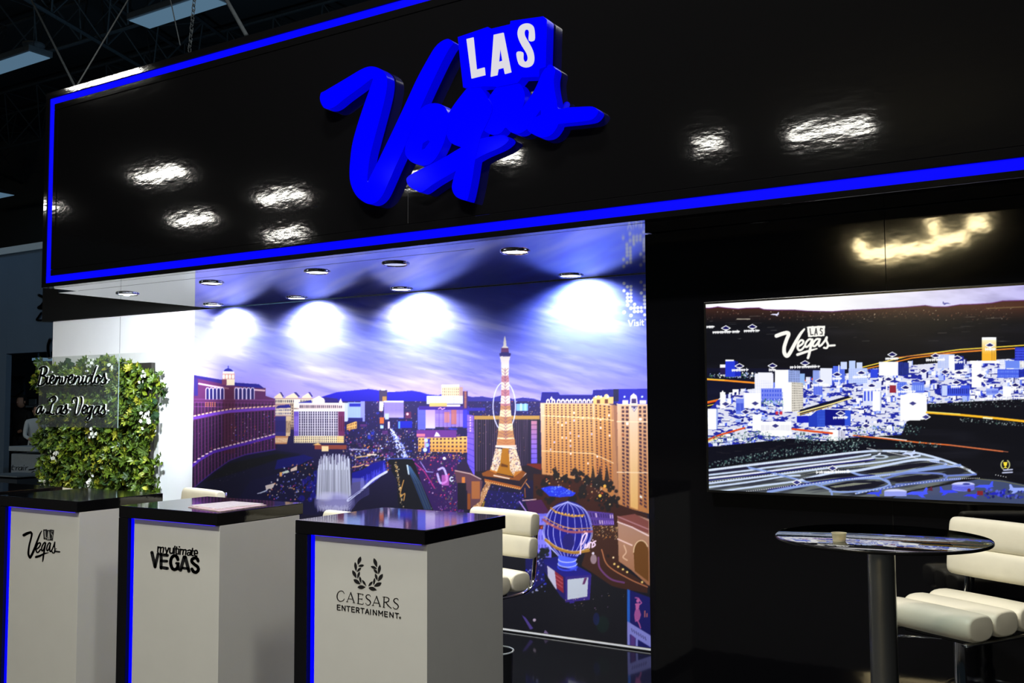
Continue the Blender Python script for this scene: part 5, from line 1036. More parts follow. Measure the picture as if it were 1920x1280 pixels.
# ---------------------------------------------------------------- bar stools
def roll_bm(bm, w, d, h, c, squash=0.62, n=20, tilt=0.0):
    """stuffed roll: w long (x), d deep (y), h thick (z), with puffed ends, centred at c"""
    xs = [-0.5, -0.497, -0.485, -0.46, -0.40, -0.2, 0, 0.2, 0.40, 0.46, 0.485, 0.497, 0.5]; sc = [0.80, 0.88, 0.94, 0.98, 1, 1.015, 1.02, 1.015, 1, 0.98, 0.94, 0.88, 0.80]
    rings = []
    for x, s in zip(xs, sc):
        r = []
        for k in range(n):
            a = 2*math.pi*k/n; ca, sa = math.cos(a), math.sin(a)
            y = math.copysign(abs(ca)**squash, ca)*d/2*s; z = math.copysign(abs(sa)**squash, sa)*h/2*s
            yy = y*math.cos(tilt)-z*math.sin(tilt); zz = y*math.sin(tilt)+z*math.cos(tilt)
            r.append(bm.verts.new((c[0]+x*w, c[1]+yy, c[2]+zz)))
        rings.append(r)
    for a, b in zip(rings, rings[1:]):
        for k in range(n): bm.faces.new((a[k], a[(k+1) % n], b[(k+1) % n], b[k]))
    bm.faces.new(rings[0]); bm.faces.new(list(reversed(rings[-1])))
    bmesh.ops.recalc_face_normals(bm, faces=bm.faces)
def bar_stool(seat_z, label, W=0.45):
    """built facing -Y around its column at the origin; seat_z is the top of the seat"""
    t = thing('bar_stool', (0, 0, 0), label, 'bar stool', 'white padded bar stools')
    for i, yy in enumerate((-0.142, 0.0, 0.142)):
        bm = bmesh.new(); roll_bm(bm, W, 0.146, 0.098, (0, yy, seat_z-0.049+0.003*i), 0.72); from_bm('seat_cushion', bm, M_LEATHER, t, True)
    for i, (yy, zz, hh) in enumerate(((0.233, seat_z+0.112, 0.112), (0.248, seat_z+0.226, 0.124))):
        bm = bmesh.new(); roll_bm(bm, W-0.006*i, 0.075, hh, (0, yy, zz), 0.62, tilt=-0.10); from_bm('back_cushion', bm, M_LEATHER, t, True)
    for s in (-1, 1):
        x = s*(W/2-0.035)
        pts = spline([(x, -0.19, seat_z-0.108), (x, 0.0, seat_z-0.112), (x, 0.19, seat_z-0.108), (x, 0.255, seat_z-0.07), (x, 0.276, seat_z+0.02), (x, 0.286, seat_z+0.13), (x, 0.302, seat_z+0.27)], 6)
        tube('side_rail', pts, 0.008, M_CHROME, t, 10, flat=(0.014, 0.006))
    box('seat_plate', -0.15, 0.15, -0.12, 0.12, seat_z-0.124, seat_z-0.108, M_TRIMBLACK, t, 0.004)
    cl = lathe('column', [(0.0, 0.03), (0.030, 0.03), (0.030, 0.40), (0.022, 0.41), (0.022, seat_z-0.125), (0, seat_z-0.125)], M_CHROME, t, n=28)
    lathe('base', [(0, 0.0005), (0.19, 0.0005), (0.19, 0.008), (0.17, 0.016), (0.06, 0.028), (0.034, 0.05), (0.0, 0.05)], M_CHROME, t, n=40)
    bm = bmesh.new(); tube_bm(bm, [(0.15*math.cos(a), -0.05+0.15*math.sin(a), 0.30) for a in np.linspace(math.radians(-200), math.radians(20), 26)], 0.009, 10); tube_bm(bm, [(-0.142, 0.0, 0.30), (0.142, 0.0, 0.30)], 0.009, 10)
    from_bm('footrest', bm, M_CHROME, cl, True)
    tube('height_lever', [(0.02, -0.02, seat_z-0.135), (-0.12, -0.10, seat_z-0.142), (-0.21, -0.16, seat_z-0.155)], 0.005, M_CHROME, cl, 8)
    return t
def place(t, x, y, face):
    t.location = (x, y, 0); t.rotation_euler = (0, 0, math.atan2(face[1], face[0])+math.pi/2)
st = bar_stool(0.838, 'white padded bar stool beside the round glass table, in front of the screen wall', 0.40)
place(st, -0.566, 4.09, (-0.49, -0.872))
s3 = bar_stool(0.762, 'white padded bar stool partly behind the laurel wreath counter'); place(s3, -2.80, 4.06, (-0.2, -0.98))
s2 = bar_stool(0.70, 'white bar stool, only its top showing between the bold mark and wreath counters'); place(s2, -3.78, 3.99, (-0.2, -0.98))
s1 = bar_stool(0.762, 'white bar stool back showing between the script logo and bold mark counters'); place(s1, -5.17, 4.13, (-0.2, -0.98))
s0 = bar_stool(0.71, 'white bar stool, just a white tip showing beyond the sliver of counter'); place(s0, -6.60, 4.10, (-0.2, -0.98))

# ---------------------------------------------------------------- round glass table with a small cup
TC = (-0.708, 3.445); TBZ = 1.148; TR = 0.340
tb = thing('bistro_table', (TC[0], TC[1], 0), 'tall round glass table on a brushed steel post, in front of the big screen', 'table')
lathe('glass_top', [(0, 0), (TR-0.006, 0), (TR, 0.003), (TR, 0.009), (TR-0.006, 0.012), (0, 0.012)], mat_clear('table_glass', (0.62, 0.70, 0.72), mirror=True), tb, (TC[0], TC[1], TBZ-0.012), 72)
lathe('top_rim', [(TR+0.0005, 0.001), (TR+0.002, 0.003), (TR+0.002, 0.009), (TR+0.0005, 0.011)], M_TRIMBLACK, tb, (TC[0], TC[1], TBZ-0.012), 72)
lathe('post', [(0, 0.012), (0.044, 0.012), (0.044, TBZ-0.027), (0, TBZ-0.027)], M_STEEL, tb, (TC[0], TC[1], 0), 40)
lathe('mount_plate', [(0, TBZ-0.0265), (0.06, TBZ-0.0265), (0.06, TBZ-0.0132), (0, TBZ-0.0132)], M_STEEL, tb, (TC[0], TC[1], 0), 32)
lathe('foot', [(0, 0.0005), (0.24, 0.0005), (0.24, 0.006), (0.20, 0.0115), (0, 0.0115)], M_STEEL, tb, (TC[0], TC[1], 0), 48)
cp = on_z(1573.5, 1015, TBZ)
cu = thing('sample_cup', (cp[0], cp[1], TBZ), 'small translucent plastic cup with amber drink left in it, on the glass table', 'cup')
cupz = (cp[0], cp[1], TBZ+0.0006)
lathe('cup_wall', [(0.0, 0.0), (0.0195, 0.0), (0.0225, 0.024), (0.0245, 0.026), (0.0245, 0.028), (0.0222, 0.0278), (0.0190, 0.0012), (0, 0.0012)], mat('frosted_plastic', srgb(226, 222, 190), 0.35, trans=0.55, ior=1.3), cu, cupz, 32)
lathe('drink', [(0.0, 0.0016), (0.0186, 0.0016), (0.0196, 0.009), (0, 0.009)], mat('amber_drink', srgb(226, 160, 50), 0.15, trans=0.3, ior=1.33), cu, cupz, 28)

# waste bin behind the wreath counter
bi = thing('waste_bin', (-2.548, 3.915, 0), 'dark waste bin with a pale rim, standing behind the wreath counter', 'bin')
lathe('bin_body', [(0.0, 0.001), (0.070, 0.001), (0.082, 0.435), (0.079, 0.435), (0.066, 0.006), (0, 0.006)], mat('dark_bin_plastic', srgb(40, 42, 46), 0.4), bi, (-2.548, 3.915, 0), 36)
bm = bmesh.new(); tube_bm(bm, [(-2.548+0.083*math.cos(a), 3.915+0.083*math.sin(a), 0.440) for a in np.linspace(0, 2*math.pi, 40)], 0.0045, 8)
from_bm('bin_rim', bm, mat('pale_rim', srgb(190, 200, 205), 0.35), bi, True)

# ---------------------------------------------------------------- plant wall with welcome sign
gw = thing('living_wall', (-8.3, YB-0.05, 0.55), 'green plant wall with white flowers, in front of the white back wall', 'plant wall')
box('mounting_board', -9.10, -7.472, YB-0.018, YB-0.0015, 0.40, 2.085, mat('pale_grey_board', srgb(205, 206, 204), 0.5, var=0.02), gw, 0.002)
box('planter_frame', -9.04, -7.535, YB-0.062, YB-0.0185, 0.48, 1.985, mat('dark_planter', srgb(38, 34, 30), 0.7), gw, 0.003)
rng = np.random.default_rng(5)
def foliage():
    V, F, C = [], [], []
    pal = np.array([srgb(*c) for c in ((96, 128, 30), (120, 150, 36), (150, 172, 44), (72, 104, 30), (176, 190, 52), (60, 92, 40), (200, 200, 60), (110, 140, 60), (48, 80, 34))])
    pw = np.array([.22, .20, .14, .14, .08, .08, .04, .06, .04])
    def leafq(p, d, nrm, L, W, col):
        d = d/np.linalg.norm(d); s = np.cross(d, nrm); s = s/(np.linalg.norm(s)+1e-9); up = np.cross(s, d)
        b = len(V); curl = rng.uniform(-0.25, 0.35)
        pts = [p, p+d*L*0.35+s*W*0.8+up*L*0.06, p+d*L*0.72+s*W*0.72+up*L*0.02*curl, p+d*L-up*L*0.22*curl, p+d*L*0.72-s*W*0.72+up*L*0.02*curl, p+d*L*0.35-s*W*0.8+up*L*0.06, p+d*L*0.5-up*L*0.06]
        V.extend(pts); F.extend([(b, b+1, b+6), (b+1, b+2, b+6), (b+2, b+3, b+6), (b+3, b+4, b+6), (b+4, b+5, b+6), (b+5, b, b+6)]); C.extend([col*0.55]*7)
    front = np.array([0, -1.0, 0])
    def edge(z):  # ragged sides
        return -9.14+0.07*math.sin(z*9)+0.05*math.sin(z*23+1), -7.40+0.05*math.sin(z*7+2)+0.04*math.sin(z*19)
    n = 0
    while n < 2300:
        z = rng.uniform(0.46, 2.04); a, b = edge(z); x = rng.uniform(a, b)
        topz = 2.0+0.035*math.sin(x*6)+0.03*math.sin(x*17)
        if z > topz: continue
        if x > -7.62 and z > 1.90: continue
        n += 1
        depth = YB-0.055-rng.uniform(0.0, 0.115)
        c = np.array([x, depth, z]); kind = rng.random(); base = pal[rng.choice(len(pal), p=pw/pw.sum())]
        if kind < 0.72:    # rosette of pointed leaves
            k = rng.integers(5, 9); tilt = np.array([rng.normal(0, .35), -1, rng.normal(0.1, .35)]); tilt /= np.linalg.norm(tilt); a0 = rng.uniform(0, 6.28)
            u = np.cross(tilt, [0, 0, 1.0]); u /= np.linalg.norm(u); v = np.cross(u, tilt); S = rng.uniform(0.036, 0.066)
            for i in range(k):
                an = a0+2*math.pi*i/k; d = u*math.cos(an)+v*math.sin(an)+tilt*rng.uniform(0.25, 0.6)
                leafq(c, d, tilt, S*rng.uniform(.8, 1.15), S*0.26, np.clip(base*rng.uniform(.8, 1.25), 0, 1))
        else:              # single broad leaves
            for i in range(rng.integers(3, 6)):
                d = np.array([rng.normal(0, 1), -abs(rng.normal(0.5, .3)), rng.normal(-0.1, .8)]); S = rng.uniform(0.04, 0.075)
                leafq(c+rng.normal(0, .012, 3)*[1, .5, 1], d, np.array([rng.normal(0, .3), -1, .4]), S, S*0.36, np.clip(base*rng.uniform(.75, 1.1), 0, 1))
    # a few big dark round leaves along the top edge and the right side
    for x, z, r in ((-8.72, 2.02, .05), (-8.66, 1.98, .05), (-8.18, 2.03, .05), (-8.12, 2.01, .045), (-7.43, 1.62, .05), (-7.40, 1.5, .05), (-7.47, 1.85, .045), (-8.78, 1.97, .05)):
        b = len(V); cc = np.array([x, YB-0.13, z]); V.append(cc); C.append(np.array(srgb(44, 70, 44)))
        for i in range(10):
            an = 2*math.pi*i/10; V.append(cc+np.array([math.cos(an)*r*1.15, 0.012*math.sin(3*an)+0.01, math.sin(an)*r*0.8])); C.append(np.array(srgb(40, 66, 42)))
        F.extend([(b, b+1+i, b+1+(i+1) % 10) for i in range(10)])
    me = bpy.data.meshes.new('foliage'); me.from_pydata([tuple(v) for v in V], [], F); me.update()
    at = me.color_attributes.new('print', 'FLOAT_COLOR', 'POINT'); r = np.ones((len(V), 4), np.float32); r[:, :3] = np.array(C); at.data.foreach_set('color', r.ravel())
    return me
o = link('foliage', foliage(), mat('leaf_green', rough=0.42, attr='print'), gw)
def flowers(px, py, n, spread, Y):
    c = on_y(px, py, Y); bm = bmesh.new()
    for _ in range(n):
        p = Vector(c)+Vector((rng.normal(0, spread), rng.uniform(-0.02, 0.015), rng.normal(0, spread))); r = rng.uniform(0.014, 0.02); a0 = rng.uniform(0, 6)
        tl = Vector((rng.normal(0, .4), -1, rng.normal(0, .4))).normalized(); u = tl.cross(Vector((0, 0, 1))).normalized(); v = u.cross(tl)
        for k in range(5):
            an = a0+k*1.2566; d = u*math.cos(an)+v*math.sin(an); s = u*-math.sin(an)+v*math.cos(an)
            vs = [bm.verts.new(p), bm.verts.new(p+d*r*0.6+s*r*0.45+tl*0.003), bm.verts.new(p+d*r*1.1+tl*0.001), bm.verts.new(p+d*r*0.6-s*r*0.45+tl*0.003)]
            bm.faces.new(vs)
    return from_bm('flower_cluster', bm, mat('white_petal', srgb(240, 242, 232), 0.5), gw)
for px, py, n, s in ((275, 781, 22, 0.045), (269, 707, 9, 0.028), (173, 815, 12, 0.036), (102, 850, 12, 0.036), (168, 902, 14, 0.036), (168, 680, 12, 0.036), (84, 905, 6, 0.03), (208, 690, 5, 0.02)): flowers(px, py, n, s, YB-0.185)

YA = 5.62
ws = thing('welcome_sign', (-8.3, YA, 1.4), 'clear acrylic sign with white script Bienvenidos a Las Vegas, before the plants', 'sign')
pr = on_y(223, 657, YA); pl = on_y(74, 690, YA); bt = on_y(222, 802, YA)
box('acrylic_sheet', pl[0], pr[0], YA, YA+0.006, bt[2], 2.06, mat_clear('clear_acrylic', (0.96, 0.98, 0.97), ior=1.35, haze=0.025), ws)
box('sheet_edge', pr[0]+0.0002, pr[0]+0.003, YA, YA+0.006, bt[2], 2.06, mat('acrylic_edge', srgb(150, 170, 165), 0.2), ws)
for zz in (1.50, 1.98): tube('standoff_bolt', [(pr[0]-0.03, YA-0.012, zz), (pr[0]-0.03, YB-0.065, zz)], 0.006, M_CHROME, ws, 10)
fw = lambda v: (60+v[0]/9.144, 670+v[1]/9.144)
B1 = [[(190, 190), (170, 290), (145, 400), (124, 470)], [(140, 205), (190, 165), (250, 162), (280, 200), (262, 262), (215, 300), (190, 310)], [(190, 310), (248, 332), (260, 390), (225, 450), (170, 483), (124, 478)], [(292, 330), (276, 400), (274, 448), (297, 452), (325, 415)], [(342, 252), (348, 250)],
      [(330, 405), (385, 372), (400, 332), (372, 312), (342, 350), (327, 420), (346, 462), (390, 452), (428, 405)], [(442, 330), (426, 400), (415, 458)], [(425, 425), (470, 348), (500, 338), (500, 382), (487, 440), (510, 456), (535, 420)], [(542, 340), (536, 400), (534, 448), (560, 448), (592, 398), (606, 330), (628, 342)], [(630, 405), (700, 362), (720, 312), (692, 302), (657, 340), (642, 410), (662, 458), (706, 448), (742, 400)],
      [(762, 320), (747, 390), (735, 455)], [(745, 425), (790, 342), (830, 332), (830, 382), (817, 440), (840, 456), (870, 415)], [(907, 318), (886, 390), (882, 440), (902, 452), (932, 410)], [(948, 236), (955, 233)], [(1040, 312), (992, 312), (957, 360), (947, 430), (966, 452), (1010, 410), (1045, 320)], [(1125, 145), (1085, 250), (1052, 350), (1037, 430), (1060, 452), (1090, 415)],
      [(1150, 312), (1112, 342), (1097, 400), (1107, 447), (1145, 440), (1175, 390), (1175, 322), (1152, 308), (1168, 342), (1198, 340)], [(1190, 402), (1240, 330), (1266, 278), (1266, 340), (1290, 392), (1275, 440), (1222, 458), (1202, 430)], [(1285, 400), (1318, 382)]]
B2 = [[(190, 842), (142, 842), (107, 890), (97, 948), (120, 968), (165, 910), (195, 842)], [(195, 842), (180, 900), (182, 948), (205, 940), (230, 890)], [(332, 745), (322, 715), (360, 682), (410, 674), (430, 702), (410, 750), (370, 780), (350, 830), (335, 900), (310, 950), (272, 968), (262, 938), (290, 932), (330, 960), (370, 978), (402, 962)], [(540, 832), (492, 832), (447, 880), (432, 950), (456, 973), (505, 920), (540, 836)], [(540, 836), (520, 900), (517, 958), (547, 968)], [(540, 930), (590, 862), (610, 804), (610, 870), (625, 920), (600, 963), (556, 973), (546, 950)], [(620, 922), (655, 892)],
      [(717, 780), (707, 732), (746, 692), (788, 694), (790, 760), (770, 850), (757, 930), (762, 985), (800, 966), (850, 860), (873, 760), (870, 694), (852, 674)], [(882, 922), (940, 882), (955, 842), (926, 822), (892, 870), (882, 938), (906, 972), (952, 945)], [(1050, 837), (1002, 842), (972, 890), (967, 948), (990, 958), (1030, 910), (1060, 842)], [(1060, 842), (1040, 930), (1010, 1030), (976, 1073), (952, 1062), (966, 1020), (1032, 968)], [(1175, 837), (1132, 837), (1087, 890), (1072, 958), (1096, 982), (1140, 930), (1180, 837)], [(1180, 837), (1160, 910), (1167, 968), (1192, 958)], [(1190, 930), (1240, 862), (1265, 814), (1260, 880), (1275, 930), (1255, 973), (1212, 983), (1197, 960)], [(1270, 930), (1308, 912)]]
M_SCRIPT = mat('white_foam_letter', srgb(226, 230, 226), 0.5)
for S, cuts in ((B1, ((0, 3), (3, 4), (4, 5), (5, 6), (6, 8), (8, 9), (9, 10), (10, 12), (12, 13), (13, 14), (14, 16), (16, 17), (17, 19))), (B2, ((0, 2), (2, 3), (3, 5), (5, 7), (7, 8), (8, 9), (9, 11), (11, 13), (13, 15)))):
    for i0, i1 in cuts: stroke_obj('script_letter', [(s, 35) for s in S[i0:i1]], fw, YA-0.0008, 0.013, M_SCRIPT, ws, 4)

# ---------------------------------------------------------------- hall lamps, rigging and far booth
def hall_lamp(c, L, W, m, label, group, hang=None, rz=0.0):
    t = thing('hall_lamp', c, label, 'ceiling lamp', group)
    x, y, z = c
    box('housing', x-L/2-0.03, x+L/2+0.03, y-W/2-0.03, y+W/2+0.03, z+0.012, z+0.11, M_HOUSING, t, 0.01)
    box('diffuser', x-L/2, x+L/2, y-W/2, y+W/2, z, z+0.011, m, t)
    for s in (-1, 1): tube('hanger_wire', [(x+s*L*0.4, y, z+0.111), (x+s*L*0.4, y, 9.198)], 0.004, M_DARKMETAL, t, 6)
    if rz: t.rotation_euler = (0, 0, rz)
    return t
def mirror_at(px, py, Yp, z):
    P = on_y(px, py, Yp); d = P-CAMPOS; d[1] *= -1; return P+d*((z-P[2])/d[2])
# lamps over the aisle behind the viewer: they are what the gloss panels mirror
for i, (q, L, W) in enumerate((((302, 328), 1.5, .42), ((530, 370), 1.5, .42), ((362, 412), 1.5, .42), ((535, 440), 1.5, .42), ((772, 335), .8, .4), ((955, 293), .5, .4), ((1330, 270), .55, .4), ((1556, 246), 1.6, .42), ((198, 150), 1.9, .16), ((90, 388), .6, .4))):
    c = mirror_at(*q, YF, 7.0); hall_lamp(tuple(float(v) for v in c), L, W, M_LAMPON, 'white hall lamp behind the viewer, a glint in the black fascia', 'hall lamps behind the viewer')
for (p, e) in AISLE_LAMPS:
    t = thing('hall_lamp', (p[0], p[1], p[2]+0.02), 'white hall lamp high above the aisle in front of the counters', 'ceiling lamp', 'hall lamps above the aisle')
    box('housing', p[0]-0.65, p[0]+0.65, p[1]-0.22, p[1]+0.22, p[2]+0.02, p[2]+0.12, M_HOUSING, t, 0.01)
    for s in (-1, 1): tube('hanger_wire', [(p[0]+s*0.5, p[1], p[2]+0.121), (p[0]+s*0.5, p[1], 9.198)], 0.004, M_DARKMETAL, t, 6)
# warm lit truss of a stand far across the aisle, mirrored in the screen wall
c = mirror_at(1712, 462, YT, 6.0); cx_, cy_ = float(c[0]), float(c[1])
lt = thing('light_truss', (cx_, cy_, 6.0), 'warm glowing light truss of a stand across the aisle, behind the viewer', 'light truss')
for i, (dx, dz, L) in enumerate(((-1.45, 0.18, 0.25), (-1.0, -0.12, 0.8), (0.0, -0.05, 1.2), (1.0, 0.16, 0.8), (0.55, 0.55, 0.2), (1.7, 0.5, 0.5))):
    box('lamp_bar', cx_+dx-L/2, cx_+dx+L/2, cy_-0.15, cy_+0.15, 6.0+dz-0.13, 6.0+dz+0.13, M_LAMPWARM, lt)
tube('truss_beam', [(cx_-2.6, cy_-0.25, 6.4), (cx_+2.6, cy_-0.25, 6.4)], 0.05, M_DARKMETAL, lt, 8)
# dim lamps seen beyond the left end of the fascia
for (a, b, lab) in (((253, 43), (415, 4), 'long dim hall lamp hanging at the top of the picture, above the fascia'), ((-40, 140), (76, 104), 'long dim hall lamp at the left edge of the picture, beside the rigging')):
    A = on_z(*a, 7.0); B = on_z(*b, 7.0); c = (A+B)/2; L = float(np.linalg.norm(B-A)); 
    hall_lamp((float(c[0]), float(c[1]), 7.0), L, 0.34, M_LAMPDIM, lab, 'dim hall lamps beyond the fascia')
c = on_z(2, 365, 7.0); hall_lamp((float(c[0])-0.5, float(c[1]), 7.0), 1.4, 0.46, M_LAMPDIM, 'small far dim hall lamp low at the left edge of the picture', 'dim hall lamps beyond the fascia')
c = on_z(63, 86, 7.4); t = thing('speaker_dome', tuple(float(v) for v in c), 'small dim round ceiling dome above the left hall lamp', 'ceiling speaker'); lathe('dome_shell', [(0, -0.06), (0.10, -0.05), (0.17, 0.0), (0.17, 0.03), (0, 0.03)], M_HOUSING, t, tuple(float(v) for v in c), 28); tube('hanger_wire', [(float(c[0]), float(c[1]), 7.431), (float(c[0]), float(c[1]), 9.198)], 0.006, M_DARKMETAL, t, 6)

def between(p, q, Yp, Yq): return tuple(float(v) for v in on_y(*p, Yp)), tuple(float(v) for v in on_y(*q, Yq))
def up_to(a, b, z): 
    a, b = np.array(a), np.array(b); return tuple(a+(b-a)*((z-a[2])/(b[2]-a[2])))
a, b = between((143, 163), (240, 0), YF+0.2, YF+1.0)
tag(tube('support_cable', [a, up_to(a, b, 9.19)], 0.006, mat('steel_cable', srgb(84, 90, 94), 0.7)), 'thin pale steel cable rising to the right from the left end of the fascia', 'cable')
a, b = between((141, 163), (72, 26), YF+0.21, YF+0.9)
tag(tube('hanging_bar', [a, up_to(a, b, 9.19)], 0.009, M_DARKMETAL), 'grey rigging bar rising to the left from the left end of the fascia', 'rigging bar')
a, b = between((462, 66), (425, 0), YF+0.2, YF+0.5)
tag(tube('hanging_bar', [a, up_to(a, b, 9.19)], 0.014, M_DARKMETAL), 'grey rigging bar meeting the top of the fascia right of the long lamp', 'rigging bar')
a, b = between((355, 97), (361, 34), YF+0.15, YF+0.18)
bm = bmesh.new(); A, B = Vector(a), Vector(up_to(a, b, 9.19)); n = 140
for i in range(n):
    c = A.lerp(B, (i+0.5)/n); s = (B-A).length/n
    ring = [c+Vector(((0.012*math.cos(q) if i % 2 else 0.0), (0.012*math.cos(q) if i % 2 == 0 else 0.0), s*0.72*math.sin(q))) for q in np.linspace(0, 2*math.pi, 9)]
    tube_bm(bm, ring, 0.0035, 5, False)
tag(from_bm('hoist_chain', bm, M_DARKMETAL), 'grey hoist chain hanging to the top edge of the fascia', 'chain')
a, b = between((338, 85), (330, 48), YF+0.2, YF+0.3)
tag(tube('support_cable', [a, up_to(a, b, 9.19)], 0.004, M_DARKMETAL), 'thin dark cable hanging just left of the hoist chain', 'cable')
ca, cb = on_z(418, 80, ZF1), on_z(566, 37, ZF1); a, b = (float(ca[0]), YF+0.03, ZF1+0.0062), (float(cb[0]), YF+0.03, ZF1+0.0062)
tag(tube('cable_conduit', [a, b], 0.006, mat('pale_conduit', srgb(150, 165, 175), 0.4, emit=None)), 'pale thin conduit lying along the top of the fascia', 'conduit')

def truss(name, p, q, h, label):
    p, q = Vector(p), Vector(q); bm = bmesh.new(); d = (q-p); L = d.length; u = d.normalized(); s = u.cross(Vector((0, 0, 1))).normalized()*h*0.5; v = Vector((0, 0, h))
    ch = (Vector((0, 0, 0)), v+s, v-s)
    for c in ch: tube_bm(bm, [p+c, q+c], 0.035, 6)
    n = int(L/(h*1.1))
    for i in range(n):
        a = p+u*(L*i/n); b = p+u*(L*(i+0.5)/n); c = p+u*(L*(i+1)/n)
        for k in (1, 2):
            tube_bm(bm, [a, b+ch[k]], 0.016, 5); tube_bm(bm, [b+ch[k], c], 0.016, 5)
        tube_bm(bm, [b+ch[1], b+ch[2]], 0.012, 5)
    return tag(from_bm(name, bm, M_DARKMETAL), label, 'roof truss', 'roof trusses of the hall')
truss('roof_truss', (-30, 9.8, 7.9), (-4, 10.4, 7.9), 1.1, 'dark roof truss running behind the long hall lamp')
truss('roof_truss', (-34, 13.2, 7.9), (-8, 13.8, 7.9), 1.1, 'dark roof truss deeper in the hall, low at the left edge of the picture')
truss('roof_truss', (-13.0, 6.2, 7.7), (-16.5, 15.5, 7.7), 1.2, 'dark roof truss crossing the hall above the left end of the fascia')
truss('roof_truss', (-20.5, 6.4, 7.7), (-25.5, 15.4, 7.7), 1.2, 'dark roof truss crossing the hall at the left edge of the picture')

# far stand across the hall: pale wall with a dark opening
YH = 10.0
L0 = on_y(12, 663, YH); R0 = on_y(140, 663, YH); TP = on_y(40, 473, YH)
zt = float(TP[2]); zo = float(L0[2]); xo = float(L0[0])
struct(box('wall_far', -26.0, xo, YH, YH+0.1, 0.0, zt, M_HALLWALL), 'pale wall of the stand across the hall')
struct(box('wall_lintel', xo+0.001, -8.0, YH, YH+0.1, zo, zt, M_HALLWALL), 'pale wall above the dark opening of the far stand')
struct(box('trim_2', -26.0, -8.0, YH-0.05, YH-0.001, zt, zt+0.12, mat('pale_edge', srgb(190, 200, 205), 0.7)), 'pale top edge of the far stand wall')
struct(box('wall_hall', -40, 14, 15.6, 15.8, 0, 9.19, mat('hall_end_wall', srgb(60, 66, 72), 0.9, var=0.2, vscale=0.4)), 'dark end wall of the hall')
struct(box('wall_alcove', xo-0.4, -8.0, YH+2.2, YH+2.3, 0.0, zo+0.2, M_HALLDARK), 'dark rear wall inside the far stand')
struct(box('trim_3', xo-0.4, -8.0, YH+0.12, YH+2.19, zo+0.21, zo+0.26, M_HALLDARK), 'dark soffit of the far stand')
def hbox(name, p, q, Y, dY, m, parent, bev=0.0, z0=None):
    A = on_y(*p, Y); B = on_y(*q, Y); return box(name, min(A[0], B[0]), max(A[0], B[0]), Y, Y+dY, min(A[2], B[2]) if z0 is None else z0, max(A[2], B[2]), m, parent, bev)
# far desk with a printed name
A = on_y(18, 905, YH-0.6)
fd = thing('reception_desk', (float(A[0])+0.4, YH-0.5, 0), 'pale reception desk with faint lettering and swoosh, in the far stand', 'desk')
M_DESK = mat('pale_blue_desk', srgb(150, 165, 180), 0.6, var=0.05)
hbox('desk_body', (21, 850), (74, 930), YH-0.6, 0.5, M_DESK, fd, 0.01, 0.001); hbox('desk_top', (16, 836), (66, 847), YH-0.68, 0.62, mat('desk_top_pale', srgb(165, 180, 192), 0.5), fd, 0.01)
fs = lambda v: (v[0]/4.571, 640+v[1]/4.571)
stroke_obj('desk_lettering', [(s, 6) for s in ([(112, 1060), (103, 1095), (118, 1100)], [(100, 1075), (128, 1074)], [(140, 1075), (136, 1102)], [(137, 1085), (158, 1073)], [(190, 1075), (165, 1080), (160, 1098), (178, 1100), (192, 1078), (188, 1102)], [(205, 1075), (201, 1102)], [(207, 1062), (208, 1060)], [(222, 1075), (218, 1102)], [(220, 1085), (240, 1073)])] + [([(250, 1100), (300, 1088), (330, 1040)], 12), ([(205, 1125), (250, 1135), (290, 1110)], 7), ([(215, 1140), (260, 1150), (300, 1130)], 5)], fs, YH-0.601, 0.003, mat('desk_print', srgb(70, 80, 92), 0.6), fd)
hp = thing('poster_panel', tuple(on_y(30, 760, YH+2.15)), 'grey printed panel with a dark swoosh, inside the far stand', 'poster'); hbox('panel_sheet', (17, 705), (43, 755), YH+2.15, 0.048, mat('poster_grey', srgb(80, 92, 102), 0.6, var=0.3, vscale=5), hp); stroke_obj('panel_swoosh', [([(80, 460), (130, 472), (200, 420)], 14), ([(95, 425), (105, 405)], 6), ([(118, 425), (124, 404)], 6)], fs, YH+2.149, 0.004, mat('poster_dark', srgb(24, 28, 34), 0.6), hp)
wsf = thing('wall_shelf', tuple(on_y(62, 760, YH+2.15)), 'dark shelf niche with a pale ledge, inside the far stand', 'shelf'); hbox('niche_back', (46, 744), (80, 785), YH+2.14, 0.058, mat('niche_dark', srgb(14, 16, 20), 0.8), wsf); hbox('ledge', (48, 760), (78, 763.5), YH+1.9, 0.239, mat('ledge_pale', srgb(140, 155, 165), 0.6), wsf)
bk = hbox('framed_certificate', (54, 748), (66, 759), YH+1.95, 0.03, mat('pale_paper', srgb(120, 132, 140), 0.6), None); tag(bk, 'small pale framed sheet standing on the far shelf ledge', 'frame')
hl = thing('far_lamp', tuple(on_y(67, 673, YH+0.8)), 'small dim lamp under the far stand ceiling', 'ceiling lamp'); hbox('lamp_face', (60, 671), (76, 675), YH+0.8, 0.3, M_LAMPDIM, hl); lr_ = on_y(67, 671, YH+0.9); tube('lamp_stem', [(float(lr_[0]), YH+0.95, float(lr_[2])-0.005), (float(lr_[0]), YH+0.95, zo+0.2095)], 0.02, M_HOUSING, hl, 8)
dk = thing('display_case', tuple(on_y(15, 900, YH-1.6)), 'low dark display case at the left edge below the far desk', 'display case'); hbox('case_body', (-30, 895), (31, 940), YH-1.6, 0.5, mat('case_dark', srgb(56, 68, 82), 0.6), dk, 0.0, 0.001); hbox('case_top', (-30, 889), (32, 895), YH-1.62, 0.54, mat('case_top', srgb(120, 135, 148), 0.5), dk)
